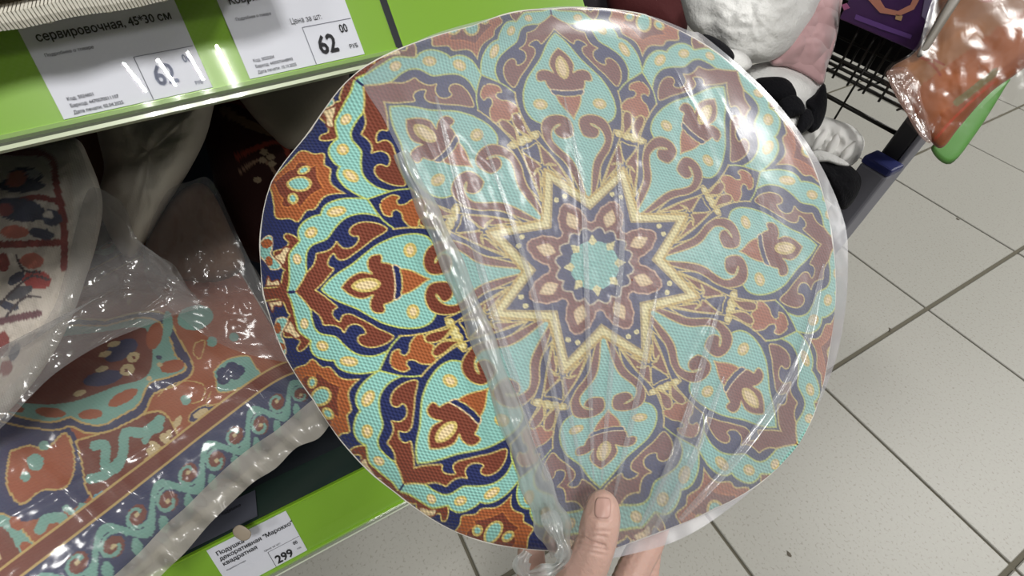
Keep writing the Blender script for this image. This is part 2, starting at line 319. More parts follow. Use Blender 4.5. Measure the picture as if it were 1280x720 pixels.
def mandala(U,V):
    r=np.hypot(U,V);a=np.degrees(np.arctan2(U,-V));ph=np.radians(np.abs((a+22.5)%45-22.5))
    p,q=r*np.cos(ph),r*np.sin(ph);col=np.tile(np.array(NAVY,float),(len(U),1))
    for c,L,P,lc,w in SH:
        m=.03;lo,hi=P.min(0)-m,P.max(0)+m
        k=np.nonzero((p>lo[0])&(p<hi[0])&(q>lo[1])&(q<hi[1]))[0]
        if not len(k):continue
        if c is not None:
            ins=pinp(P,p[k],q[k]);col[k[ins]]=c
        if lc is not None:
            d=dseg(L,p[k],q[k]);e=np.clip((w-d)/.006+.5,0,1)[:,None];col[k]=col[k]*(1-e)+np.array(lc)*e
    return col
# ================= materials =================
GREEN=mat('green rail strip',(126,172,42),.35,coat=.3); PLW=mat('white paper',(214,216,226),.5); INK=mat('black print',(38,38,46),.6); INKG=mat('grey print',(112,114,126),.6); INK_GLARE=mat('glare pale print',(150,156,178),.6)
DARKM=mat('dark shelf metal',(26,30,36),.35,bump=.05,bscale=90); BLACK=mat('black steel wire',(30,28,24),.35,metal=.3); CLEAR=film('clear rail cover',haze=.02,gloss=.04,rough=.012,bump=.01,bscale=20)
TILE=mat('floor tile',(158,157,151),.45,bump=.06,bscale=120,var=.05,vscale=220,spec=.5); GROUT=mat('dark grout',(92,88,76),.9,bump=.3,bscale=300)
def speckle(m):
    nt=m.node_tree; N=nt.nodes.new; L=nt.links.new; b=nt.nodes['Principled BSDF']; src=b.inputs['Base Color'].links[0].from_socket
    tc=N('ShaderNodeNewGeometry'); n=N('ShaderNodeTexNoise'); n.inputs['Scale'].default_value=260; n.inputs['Detail'].default_value=2; L(tc.outputs['Position'],n.inputs['Vector'])
    r=N('ShaderNodeValToRGB'); r.color_ramp.elements[0].position=.30; r.color_ramp.elements[1].position=.42; r.color_ramp.elements[0].color=(.75,.73,.7,1); r.color_ramp.elements[1].color=(1,1,1,1); L(n.outputs['Fac'],r.inputs[0])
    n2=N('ShaderNodeTexNoise'); n2.inputs['Scale'].default_value=2.2; L(tc.outputs['Position'],n2.inputs['Vector']); r2=N('ShaderNodeValToRGB'); r2.color_ramp.elements[0].color=(.92,.92,.9,1); r2.color_ramp.elements[1].color=(1,.985,.98,1); L(n2.outputs['Fac'],r2.inputs[0])
    mx=N('ShaderNodeMix'); mx.data_type='RGBA'; mx.blend_type='MULTIPLY'; mx.inputs[0].default_value=1; L(src,mx.inputs[6]); L(r.outputs[0],mx.inputs[7])
    my=N('ShaderNodeMix'); my.data_type='RGBA'; my.blend_type='MULTIPLY'; my.inputs[0].default_value=1; L(mx.outputs[2],my.inputs[6]); L(r2.outputs[0],my.inputs[7]); L(my.outputs[2],b.inputs['Base Color'])
speckle(TILE)
# ================= floor =================
TS=.33
fl=box('floor',(-5,-5,-.03),(5,6,-.003),GROUT); tag(fl,kind='structure')
GX,GY=.0035,.0022
me=None
for u in range(-7,3):
    for v in range(-7,11):
        x0,x1,y0,y1=u*TS,(u+1)*TS,v*TS,(v+1)*TS
        if me is None:
            o=box('floor_tile',(GX,GY,-.006),(TS-GX,TS-GY,0),TILE); b_=o.modifiers.new('bevel','BEVEL'); b_.width=.0012; b_.segments=1; me=o.data; proto=o
        else: o=proto.copy(); COL.objects.link(o)
        o.location=(x0,y0,rng.normal()*.0002); o.parent=fl
# small specks of dirt on the floor
DIRT=mat('dirt',(90,84,74),.9)
for q in ((1197,274),(1113,412),(986,693),(951,597)):
    c=on_plane([q],2,0)[0]; t=np.linspace(0,2*np.pi,8)[:-1]; V=[c+[.004*math.cos(a)*(1+.4*math.sin(3*a)),.0028*math.sin(a),.0006] for a in t]+[c+[0,0,.0016]]
    o=obj('floor_crumb',V,[(i,(i+1)%7,7) for i in range(7)],DIRT); tag(o,{1197:'tiny dark crumb on tile below the orange package',1113:'tiny crumb beside the grout line right of the round cushion',986:'grey smudge of dirt on the tile near the bottom edge',951:'small grey pebble on tile just beside the cushion rim'}[q[0]],'crumb','crumbs on the floor')
ce=box('ceiling',(-4.5,-5,2.96),(4.5,5.5,3.0),mat('white ceiling',(226,226,222),.9)); tag(ce,kind='structure')
# ================= shop shelf =================
SY0,SY1=-2.3,-.73
sh=empty('store_shelf',(-.5,-1.4,0),'dark metal shop shelf with lime green price strips','shelf')
box('base_deck',(-.80,SY0,.135),(-.158,SY1,.155),DARKM,sh,.002); box('kick_panel',(-.24,SY0,0),(-.225,SY1,.135),DARKM,sh); box('back_panel',(-.82,SY0,0),(-.80,SY1,1.3),DARKM,sh)
box('shelf_board',(-.80,SY0,.612),(-.31,SY1,.632),DARKM,sh,.002)
box('upright',(-.80,SY1-.03,.155),(-.76,SY1,.612),DARKM,sh); box('end_bracket',(-.76,SY1-.004,.54),(-.33,SY1,.612),DARKM,sh)
def rail_frame(xb,zb,tilt):
    a=math.radians(tilt); o=np.array([xb,0,zb]); up=np.array([-math.sin(a),0,math.cos(a)]); nn=np.array([math.cos(a),0,math.sin(a)])
    return lambda y,s,h=0:o+np.array([0,y,0])+up*s+nn*h,up,nn
def prof(name,f,pr,y0,y1,m,parent):
    V=[f(y,s,h) for y in (y0,y1) for s,h in pr]; n=len(pr); return obj(name,V,[(i,i+1,n+i+1,n+i) for i in range(n-1)]+[(n-1,0,n,2*n-1),tuple(range(n))[::-1],tuple(range(n,2*n))],m,parent,False)
def make_rail(xb,zb,tilt,Hh,ya,yb,bulge):
    f,up,nn=rail_frame(xb,zb,tilt)
    st=prof('price_rail',f,[(-.001,-.002),(-.001,.0035),(.002,.0035),(.0028,.0003),(Hh-.002,.0003),(Hh,.0028),(Hh+.002,.0028),(Hh+.002,-.002)],ya,yb,GREEN,sh)
    N_=14; pr=[((i/(N_-1))*(Hh-.0035)+.0022,.0014+bulge*math.sin(math.pi*i/(N_-1))) for i in range(N_)]
    V=[f(y,s,h) for y in (ya+.001,yb-.001) for s,h in pr]; cv=obj('rail_cover',V,[(i,i+1,N_+i+1,N_+i) for i in range(N_-1)],CLEAR,sh,True); cv['label']='clear glossy plastic cover of the price strip'
    lip=prof('rail_lip',f,[(-.0045,-.002),(-.0045,.004),(-.001,.005),(.0012,.0042),(.0012,-.002)],ya,yb,film('rail lip film',haze=.25,gloss=.08,rough=.08,tint=(214,224,200),bump=.02),sh)
    return f,up,nn
fu,uu,nu=make_rail(-.26,.586,42,.066,SY0,-.905-.0025,.0008)
fu2,_,_=make_rail(-.26,.586,42,.066,-.905+.0025,-.742,.0008)
prof('rail_joint',fu,[(-.004,-.003),(-.004,.001),(.068,.001),(.068,-.003)],-.9075,-.9025,DARKM,sh)
fd,ud,nd=make_rail(-.121,.113,36,.0667,SY0,SY1,.0012)
# white edge line along the lower rail
prof('rail_edge',fd,[(-.0065,-.001),(-.0065,.004),(-.0045,.004),(-.0045,-.001)],SY0,SY1,mat('pale rail edge',(196,204,186),.4),sh)
prof('rail_edge',fu,[(-.0068,-.001),(-.0068,.004),(-.0045,.004),(-.0045,-.001)],SY0,-.742,mat('pale rail edge',(190,200,170),.3,coat=.5),sh)
# dark smoked lip above the lower rail
SMOKE=mat('smoked plastic lip',(34,48,44),.25,coat=.4)
V=[(-.163,SY0,.168),(-.163,SY1,.168),(-.206,SY1,.157),(-.206,SY0,.157),(-.163,SY0,.165),(-.163,SY1,.165),(-.206,SY1,.154),(-.206,SY0,.154)]
obj('rail_backing',V,[(0,1,2,3),(7,6,5,4),(0,4,5,1),(1,5,6,2),(2,6,7,3),(3,7,4,0)],SMOKE,sh,False)
def paper_tag(f,y0,y1,s0,s1,label,m=PLW,name='price_tag'):
    e=empty(name,f((y0+y1)/2,s0,.0006),label,'price tag'); V=[f(y,s,h) for h in (.0005,.0009) for y,s in ((y0,s0),(y1,s0),(y1,s1),(y0,s1))]
    return obj('paper',V,[(3,2,1,0),(4,5,6,7),(0,1,5,4),(1,2,6,5),(2,3,7,6),(3,0,4,7)],m,e,False)
def tline(f,a,b,wd,m,e):
    a=np.array(a);b=np.array(b);d=(b-a)/np.linalg.norm(b-a);n=np.array([-d[1],d[0]])*wd/2
    obj('printed_line',[f(*p,.0011) for p in (a-n,b-n,b+n,a+n)],[(0,1,2,3)],m,e,False)
YY=np.array([0,1.,0])
def tw(f,up,e,body,y,s,size,m=INK,bold=0,sx=.8,name='lettering'): return text(body,f(y,s,.0010),YY,up,size,m,e,name,bold,sx)
# first tag on the upper rail
y0,y1=-1.113,-1.0315
e=paper_tag(fu,y0,y1,.0032,.0635,'white price tag under the woven mats, price inked pale to mimic lamp glare')
tw(fu,uu,e,'сервировочная, 45*30 см',y0+.006,.0460,.0068,INK,.022,.86)
tw(fu,uu,e,'Подробнее о товаре',y0+.006,.0375,.0026,INKG,.01,.95)
for k,tx in enumerate(('Код: 5024601','Баркод: 4470070011107','Дата печати: 02.04.2025')): tw(fu,uu,e,tx,y0+.006,.0125-.0039*k,.0028,INKG,.01,.85)
tw(fu,uu,e,'62',y1-.0285,.0105,.0165,INK_GLARE,.03,.75,'price'); tw(fu,uu,e,'00',y1-.0095,.0205,.0068,INK_GLARE,.02,.7,'price'); tw(fu,uu,e,'РУБ',y1-.0085,.0065,.0030,INK_GLARE,.01)  # pale ink, with the lamp glare painted into the price colour
tline(fu,(y1-.034,.029),(y1-.001,.029),.0004,INKG,e); tline(fu,(y1-.034,.029),(y1-.034,.0034),.0005,INKG,e)
# second tag
y0,y1=-1.0085,-.931
e=paper_tag(fu,y0,y1,.0032,.0635,'white price tag on upper strip reading 62 00 in a box')
tw(fu,uu,e,'Коврик',y0+.006,.0485,.0068,INK,.022,.86); tw(fu,uu,e,'Подробнее о товаре',y0+.006,.0385,.0026,INKG,.01,.85)
for k,tx in enumerate(('Код: 5023204','Баркод: 4430070448993','Дата печати: 10.10.2025')): tw(fu,uu,e,tx,y0+.006,.0125-.0037*k,.0027,INKG,.01,.85)
tw(fu,uu,e,'Цена за шт:',y1-.040,.0305,.0050,INK,0,.75); tw(fu,uu,e,'62',y1-.0285,.0088,.0165,INK,.034,.78,'price'); tw(fu,uu,e,'00',y1-.0108,.0195,.0078,INK,.02,.72,'price'); tw(fu,uu,e,'РУБ',y1-.0085,.0085,.0038,INK,.01,.85)
tline(fu,(y1-.034,.0275),(y1-.0005,.0275),.0005,INKG,e); tline(fu,(y1-.034,.0275),(y1-.034,.0034),.0005,INKG,e)
# lower tag
a=on_plane([(261,681)],2,.167)[0]; y0=-1.241; y1=-1.157
e=paper_tag(fd,y0,y1,.0034,.064,'white price tag on lower strip reading 299 00')
for k,tx in enumerate(('Подушка','декоративная "Марокко"','квадратная')): tw(fd,ud,e,tx,y0+.006,.052-.0075*k,.0074,INK,.022,.88)
tw(fd,ud,e,'Цена за шт:',y1-.038,.0285,.0036,INK,0,.9); tw(fd,ud,e,'299',y1-.0325,.0062,.0155,INK,.034,.80,'price'); tw(fd,ud,e,'00',y1-.0095,.0185,.0066,INK,.02,.72,'price'); tw(fd,ud,e,'РУБ',y1-.0085,.0105,.0030,INKG,.01); tw(fd,ud,e,'Подробнее о товаре',y0+.006,.0295,.0024,INKG,.01,.85)
tline(fd,(y1-.0355,.026),(y1-.0005,.026),.0005,INK,e); tline(fd,(y1-.0355,.026),(y1-.0355,.0036),.0005,INK,e)
# faded tag on the smoked lip, and a scrap of tape
fg=lambda y,s,h=0:np.array([-.165-s*.968,y,.1685-s*.248+h])
e=paper_tag(fg,-1.262,-1.185,.001,.037,'faded grey paper label lying on dark lip behind the 299 tag',mat('faded tag paper',(74,76,88),.5),'faded_label')
ul=np.array([-.968,0,-.248]); tw(fg,ul,e,'Подушка',-1.225,.024,.006,mat('dull print',(38,40,48),.6),.02,.9)
o=puff('tape_scrap',[(291,662),(300,656),(313,664),(312,673),(303,676),(293,670)],.5,.0012,mat('tan tape',(150,138,122),.5)); tag(o,'small tan scrap of tape stuck above the 299 price tag','tape')
# ================= woven place mats on the upper shelf =================
def mat_weave(name,c1,c2,sc):
    m=mat(name,c1,.85); nt=m.node_tree; b=nt.nodes['Principled BSDF']; tc=nt.nodes.new('ShaderNodeTexCoord'); ck=nt.nodes.new('ShaderNodeTexChecker'); ck.inputs['Scale'].default_value=sc; ck.inputs[1].default_value=tuple(lin(c1))+(1,); ck.inputs[2].default_value=tuple(lin(c2))+(1,)
    no=nt.nodes.new('ShaderNodeTexNoise'); no.inputs['Scale'].default_value=140; nt.links.new(tc.outputs['Object'],no.inputs[0]); bp=nt.nodes.new('ShaderNodeBump'); bp.inputs['Strength'].default_value=.6; bp.inputs['Distance'].default_value=.002; nt.links.new(no.outputs['Fac'],bp.inputs['Height']); nt.links.new(bp.outputs[0],b.inputs['Normal'])
    nt.links.new(tc.outputs['Object'],ck.inputs[0]); nt.links.new(ck.outputs[0],b.inputs['Base Color']); return m
MX=on_plane([(0,35)],2,.6405)[0][0]
for k,(c1,c2,zz,xx,lb) in enumerate((((206,202,190),(176,170,156),.6405,MX,'cream woven place mat with ribbed edge, lowest of the stack over the rail'),((150,136,108),(118,104,80),.6515,MX-.004,'tan woven place mat lying directly on the cream mat'),((122,112,88),(88,80,62),.6610,MX-.008,'brown woven place mat on top of the stack at upper left'))):
    e=empty('place_mat',(xx-.1,-1.3,zz),lb,'place mat','woven place mats on the upper shelf'); wm=mat_weave('woven mat',c1,c2,420)
    yy=np.linspace(-1.46,-.98,90); th=.007 if k==0 else .0055; V=[];nx=10
    for i,y in enumerate(yy):
        for side in (0,1):
            for j in range(nx):
                x=xx-.30*j/(nx-1)+(.0015*math.sin(y*130+k) if j==0 else 0); V.append((x,y,zz+(th if side else 0)+.0012*math.sin(y*18+k*2)+(.0008*math.sin(y*700) if j<2 else 0)))
    V=np.array(V); Fc=[]
    for i in range(len(yy)-1):
        a=i*2*nx; b=(i+1)*2*nx
        for j in range(nx-1): Fc+=[(a+j,a+j+1,b+j+1,b+j),(a+nx+j,b+nx+j,b+nx+j+1,a+nx+j+1)]
        Fc+=[(a,b,b+nx,a+nx),(a+nx-1,a+2*nx-1,b+2*nx-1,b+nx-1)]
    n_=len(yy)-1; Fc+=[tuple(list(range(nx))+list(range(2*nx-1,nx-1,-1))),tuple((n_*2*nx+np.array(list(range(nx))+list(range(2*nx-1,nx-1,-1))))[::-1])]
    obj('mat_body',V,Fc,wm,e,True)
    rb=[];rf=[]
    for i in range(270):  # ribbed binding threads along the front edge
        y=-1.45+i*.0017; b0=len(rb); z0=zz+.0012*math.sin(y*18+k*2); x=xx+.0015*math.sin(y*130+k)
        for dy in (-.0006,.0006): rb+=[(x-.012,y+dy,z0+th+.0008),(x+.0006,y+dy,z0+th+.0008),(x+.0012,y+dy,z0+th*.5),(x+.0006,y+dy,z0)]
        rf+=[(b0+j,b0+j+1,b0+5+j,b0+4+j) for j in range(3)]
    o=obj('edge_binding',rb,rf,mat('binding thread',tuple(min(255,c+14) for c in c1),.9),e,False); o['kind']='stuff'
# ================= round cushion =================
AR=np.array([i for _,_,i in RIM])%8; RR=np.array([r for _,r,_ in RIM]); od=np.argsort(AR); AR,RR=AR[od],RR[od]
def rs(th): # print radius at the silhouette by print angle (radians, clockwise from the top petal)
    x=(th/(math.pi/4))%8; return np.interp(x,np.r_[AR-8,AR,AR+8],np.r_[RR,RR,RR])
def base_depth(px):
    px=np.asarray(px,float); return 1/(3.62-(px[:,0]-403)*.00098-(px[:,1]-330)*.0001)+.012*np.exp(-(((px[:,0]-760)/90)**2+((px[:,1]-680)/70)**2))
HT=.021
def roll(s): q=np.clip((s-.80)/.2,0,1); return HT*(1-np.sqrt(np.maximum(1-q*q,0)))
def front_depth(px,s): return base_depth(px)-.010*(1-np.clip(s,0,1)**2)+roll(s)+.0012*vnoise(px,.02,5)
N_=640; g=np.linspace(-1,1,N_); A,B=np.meshgrid(g,g,indexing='ij'); a=A.ravel(); b=B.ravel()
big=np.abs(a)>np.abs(b); s_=np.where(big,np.abs(a),np.abs(b))
with np.errstate(all='ignore'): th=np.where(big,np.where(a>0,0,np.pi)+np.pi/4*np.nan_to_num(b/a),np.where(b>0,np.pi/2,-np.pi/2)-np.pi/4*np.nan_to_num(a/b))
tha=np.arctan2(np.cos(th),-np.sin(th)); R_=s_*rs(tha); pu=R_*np.sin(tha); pv=-R_*np.cos(tha)
pxs=fwd(np.c_[pu,pv]); V=W(pxs,front_depth(pxs,s_)); cc=mandala(pu,pv)
lo=W1(757,690,.31)
rc=empty('round_cushion',lo,'round cushion printed with teal, rust and navy star medallion, held up by a hand','cushion')
FAB=print_mat('printed weave',.047,bump=.65,dark=.45)
obj('printed_cover',V,gridf(N_,N_),FAB,rc,True,cc,np.c_[pu,pv])
k=240; ta=np.linspace(0,2*np.pi,k,endpoint=False); rings=[]
for s in np.r_[1,.995,.98,.95,.9,.85,.8,.6,.3,.01]:
    Rb=rs(ta)*s; q=fwd(np.c_[Rb*np.sin(ta),-Rb*np.cos(ta)]); rings.append(W(q,base_depth(q)+2*HT-roll(np.full(k,s))+.012*(1-s*s)))
Vb=np.concatenate(rings); o=obj('backing',Vb,gridf(len(rings),k,True),mat('cream backing cloth',(206,196,180),.9,bump=.3,bscale=900),rc)
q=fwd(np.c_[rs(ta)*np.sin(ta),-rs(ta)*np.cos(ta)]); c0=np.array([743,331]); q=q+(q-c0)/np.linalg.norm(q-c0,axis=1)[:,None]*(-1.0+1.6*vnoise(q,.03,77)[:,None])
P=W(q,base_depth(q)+HT+.002); P=np.r_[P,P[:1]]; Vp,Fp=tube(P,.0010,6,False); o=obj('piping',Vp,Fp,mat('white piping',(216,212,204),.8),rc); o['label']='thin white piping along the seam'
# ================= clear bag over the round cushion =================
EDGE=[(455,95),(480,150),(520,230),(548,290),(580,365),(612,450),(645,540),(676,620),(703,690)]
BAGO=EDGE+[(735,702),(800,690),(850,674),(900,644),(960,594),(1008,534),(1040,464),(1055,400),(1060,330),(1054,272),(1020,196),(962,118),(884,48),(860,38),(800,17),(700,8),(600,26),(520,52)]
FOLDS=[([(742,600),(735,420),(728,240),(705,120)],.0034,4.5),([(752,600),(765,450),(778,300),(770,180)],.0028,5),([(768,620),(800,480),(822,360)],.0030,5),([(800,660),(845,560),(880,450),(900,380)],.0042,6),([(815,668),(868,570),(905,470)],.0036,6),
 ([(715,610),(690,480),(660,340),(600,160)],.0032,5),([(700,640),(660,520),(620,400),(575,240),(545,120)],.0040,7),([(730,600),(705,480),(690,380)],.0022,4),([(850,650),(930,560),(1000,450),(1030,330)],.0035,9),([(640,110),(670,220),(690,330)],.0022,4),
 ([(830,60),(880,160),(905,260)],.0020,4),([(890,90),(935,200),(960,300)],.0022,4),([(500,110),(545,200),(570,290)],.0035,7),([(480,90),(560,150),(640,240)],.0020,5),([(780,120),(800,240),(805,330)],.0018,4),([(900,380),(850,480),(790,640)],.0022,4),([(960,250),(985,360),(960,480)],.0018,5)]
def cush_s(q):
    u=px2pat(q); return np.hypot(u[:,0],u[:,1])/rs(np.arctan2(u[:,0],-u[:,1]))
def bag_depth(q,off=.0035):
    s=cush_s(q); d=front_depth(q,np.minimum(s,1)); out=np.clip((s-.93)/.12,0,1)
    cap=base_depth(q)+HT*.75; d=np.where(s>.93,np.minimum(d,cap),d)+np.clip(s-1,0,.3)*.03
    h=np.zeros(len(q))
    for pts,amp,wd in FOLDS:
        e,t=poly_d(q,pts); h+=amp*.75*np.exp(-(e/wd)**1.3)*np.clip(np.sin(np.pi*np.clip(t*.9+.08,0,1))*1.4,0,1)
    st=np.c_[q[:,0]*.8-q[:,1]*.25,q[:,0]*.25+q[:,1]*.10]
    h+=.0010*(vnoise(st,.09,3))+.0022*vnoise(q,.013,4)+.0005*vnoise(q,.12,9)
    return d-off-np.maximum(h,-.002)
BAG=film('cushion bag film',haze=.26,gloss=.018,rough=.26,tint=(224,224,234),bump=.08,bscale=70,trans=.35)
bg_=empty('plastic_bag',W1(735,702,.30),'clear crinkled plastic bag pulled over right side of the round cushion','bag')
sheet('film',BAGO,bag_depth,BAG,bg_,rings=130,n=10,center=(790,350))
sheet('back_film',BAGO,lambda q:base_depth(q)+2*HT+.004+.014*(1-np.clip(cush_s(q),0,1)**2)-.018*np.clip((cush_s(q)-.9)/.15,0,1)+.002*vnoise(q,.03,8),BAG,bg_,rings=30,n=6,center=(790,350))
HEM=film('bag hem film',haze=.52,gloss=.08,rough=.14,tint=(206,212,212),bump=.5,bscale=90,trans=.35)
cl=smooth(np.array([(500,190),(524,240),(550,295),(582,370),(614,452),(646,540),(672,610),(690,655),(702,694)],float),8); n_=len(cl); tn=np.gradient(cl,axis=0); tn/=np.linalg.norm(tn,axis=1)[:,None]; nr=np.c_[tn[:,1],-tn[:,0]]
wdt=np.interp(np.linspace(0,1,n_),[0,.2,.5,.75,.9,1],[9,13,15,19,22,12])
V=[];seg=22
for i in range(n_):
    for j in range(seg):
        x=-1+2*j/(seg-1); V.append((cl[i]+nr[i]*wdt[i]*x*(1+.12*math.sin(i*.7)),x,i))
q=np.array([v[0] for v in V]); xs=np.array([v[1] for v in V]); ii=np.array([v[2] for v in V])
dd=front_depth(q,np.minimum(cush_s(q),1))-.004-.005*np.sqrt(np.maximum(1-xs**2,0))-.0028*np.abs(np.sin(xs*5+ii*.13))*(.4+.6*vnoise(np.c_[ii,xs*3],.35,6))-.0018*vnoise(np.c_[ii,xs*6],.5,2)
o=obj('folded_hem',W(q,dd),gridf(n_,seg),HEM,bg_); o['label']='milky folded edge of the plastic bag'
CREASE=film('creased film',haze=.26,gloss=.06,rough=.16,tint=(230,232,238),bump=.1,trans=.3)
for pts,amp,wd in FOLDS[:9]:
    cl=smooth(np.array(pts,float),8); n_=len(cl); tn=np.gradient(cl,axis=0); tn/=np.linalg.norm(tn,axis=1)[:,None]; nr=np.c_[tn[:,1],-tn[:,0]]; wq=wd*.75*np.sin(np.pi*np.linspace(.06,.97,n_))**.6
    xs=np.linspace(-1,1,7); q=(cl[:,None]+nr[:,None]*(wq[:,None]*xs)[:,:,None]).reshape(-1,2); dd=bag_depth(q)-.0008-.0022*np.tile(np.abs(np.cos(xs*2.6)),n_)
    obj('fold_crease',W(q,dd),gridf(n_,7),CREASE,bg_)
# gathered tail of the bag held under the thumb
cl=smooth(np.array([(684,640),(697,668),(705,690),(700,706),(680,716),(660,718),(652,704),(660,690)],float),7); n_=len(cl); tn=np.gradient(cl,axis=0); tn/=np.linalg.norm(tn,axis=1)[:,None]+1e-9; nr=np.c_[tn[:,1],-tn[:,0]]
V=np.array([cl[i]+nr[i]*(9+3*math.sin(i*.5))*(-1+2*j/9) for i in range(n_) for j in range(10)]); dp=np.array([.268+.004*math.sin(j*1.9+i*.25)+.003*math.sin(i*.4)-.0002*i for i in range(n_) for j in range(10)])
o=obj('gathered_tail',W(V,dp),gridf(n_,10),HEM,bg_)
# loose flat fold right of the thumb
sheet('loose_fold',[(806,668),(812,640),(830,590),(850,530),(872,490),(884,520),(872,570),(846,630),(822,666)],lambda q:bag_depth(q,.0065)-.003*np.exp(-(poly_d(q,[(812,660),(860,500)])[0]/6)**2),film('fold film',haze=.2,gloss=.06,rough=.15,bump=.3),bg_,rings=14)
# ================= hand =================
SKIN=mat('skin',(188,154,142),.45,bump=.25,bscale=420,var=.10,vscale=45,spec=.35,sub=.12)
def hand_mesh(chains,voxel,parent,name,m,post=None):
    V=[];Fc=[]
    for ch in chains:
        P=smooth(np.array([c[:3] for c in ch]),6); r=smooth(np.array([[c[3],0] for c in ch]),6)[:,0]; px=W(P[:,:2],P[:,2])
        for i in range(len(px)):   # spheres along the chain, fused by the voxel remesh
            bmx=SPH*r[i]+px[i]; o0=len(V); V+=bmx.tolist(); Fc+=[tuple(int(x)+o0 for x in f) for f in SPHF]
    me=bpy.data.meshes.new('h'); me.from_pydata(V,[],Fc); o=bpy.data.objects.new('h',me); COL.objects.link(o)
    r=o.modifiers.new('r','REMESH'); r.mode='VOXEL'; r.voxel_size=voxel; s=o.modifiers.new('s','SMOOTH'); s.iterations=5; s.factor=.5
    bpy.context.view_layer.update(); ev=o.evaluated_get(bpy.context.evaluated_depsgraph_get()).to_mesh(); P=np.array([v.co[:] for v in ev.vertices]); fc=[tuple(p.vertices) for p in ev.polygons]
    bpy.data.objects.remove(o)
    if post is not None:
        nn=np.zeros_like(P)
        for f in fc:
            a,b,c=P[f[0]],P[f[1]],P[f[2]]; n=np.cross(b-a,c-a)
            for x in f: nn[x]+=n
        nn/=np.linalg.norm(nn,axis=1)[:,None]+1e-12; P=post(P,nn)
    return obj(name,P,fc,m,parent)
bm=bmesh.new(); bmesh.ops.create_icosphere(bm,subdivisions=2,radius=1); SPH=np.array([v.co[:] for v in bm.verts]); SPHF=[tuple(v.index for v in f.verts) for f in bm.faces]; bm.free()
hd=empty('hand',W1(720,930,.33),"person's left hand gripping lower rim of the round cushion, thumb in front",'hand')
chains=[[(640,905,.325,.025),(664,825,.305,.021),(696,765,.285,.0168),(714,740,.277,.0148),(727,718,.2715,.0132),(740,692,.2675,.0119),(747,672,.2665,.0115),(750,655,.2665,.0114),(752.5,641,.268,.0106),(753,633,.2695,.0094)],  # thumb
 [(690,930,.335,.026),(690,840,.336,.022),(676,770,.342,.0150),(666,722,.358,.0124),(664,690,.370,.0110),(668,655,.374,.0097),(672,640,.373,.0084)],      # index
 [(728,930,.338,.026),(752,850,.345,.020),(772,765,.362,.0145),(794,708,.376,.0134),(813,672,.386,.0126),(828,630,.386,.0104),(834,612,.385,.0086)],      # middle
 [(750,935,.345,.024),(770,870,.360,.018),(790,800,.384,.0125),(806,740,.404,.0100),(814,690,.412,.0090),(818,655,.410,.0078)],      # ring
 [(765,945,.345,.022),(800,900,.358,.015),(826,850,.370,.0105),(838,810,.380,.0085),(836,780,.384,.0075),(828,755,.384,.0064)],      # little
 [(650,940,.33,.026),(720,920,.335,.028),(770,930,.335,.024)], [(690,1000,.345,.027),(735,1000,.345,.026)], [(700,1120,.365,.029),(725,1120,.365,.028)],[(690,1000,.345,.027),(700,1120,.365,.029)],[(735,1000,.345,.026),(725,1120,.365,.028)],
 [(665,850,.315,.02),(710,830,.335,.02),(760,850,.342,.018)]]
def creases(P,n):
    q=proj(P); dz=np.zeros(len(P)); front=((P-CAM)@RC[2])<.30
    for pts,am in (([(726,664),(740,669),(756,671)],.0005),([(724,668),(738,678),(756,683)],.0011),([(722,676),(738,684),(758,688)],.0006),([(730,660),(744,664),(762,664)],.0004),([(722,684),(740,691),(756,694)],.0004),([(741,646),(752,650),(763,648)],.0005)):
        e,t=poly_d(q,pts); dz-=1.5*am*np.exp(-(e/1.8)**2)*front
    e,t=poly_d(q,[(753,642),(753.5,628)]); dz-=.0005*np.exp(-(e/8)**4)*front
    return P+n*dz[:,None]
ho=hand_mesh(chains,.0010,hd,'skin',SKIN,creases)
from mathutils.bvhtree import BVHTree
_me=ho.data; HB=BVHTree.FromPolygons([tuple(np.array(v.co)+np.array(hd.location)) for v in _me.vertices],[tuple(f.vertices) for f in _me.polygons])
def hand_hit(q):
    r=ray([q])[0]; h=HB.ray_cast(Vector(CAM),Vector(r/np.linalg.norm(r))); return (np.array(h[0])-CAM)@RC[2] if h[0] is not None else .272
# thumb nail
NAIL=mat('finger nail',(184,148,138),.4,spec=.4)
c0=np.array([753.5,635.]); ax=np.array([.05,-.9987]); sd=np.array([.9987,.05]); V=[];nu_,nv_=14,12
for i in range(nu_):
    u=-1+2*i/(nu_-1)
    for j in range(nv_):
        v=-1+2*j/(nv_-1); wv=10.2*(1-.22*max(-u,0)**4-.18*max(u,0)**3); q=c0+ax*u*13+sd*v*wv*math.sqrt(max(1-.35*u**6,0.05)); V.append((q[0],q[1],v,u))
V=np.array(V); tc_=W1(739,650,.2675)
dpt=np.array([hand_hit(v[:2]) for v in V])-.0004-.0006*(1-V[:,2]**2)
o=obj('thumb_nail',W(V[:,:2],dpt),gridf(nu_,nv_),NAIL,ho); so=o.modifiers.new('th','SOLIDIFY'); so.thickness=.0006; o['label']='pinkish thumb nail'
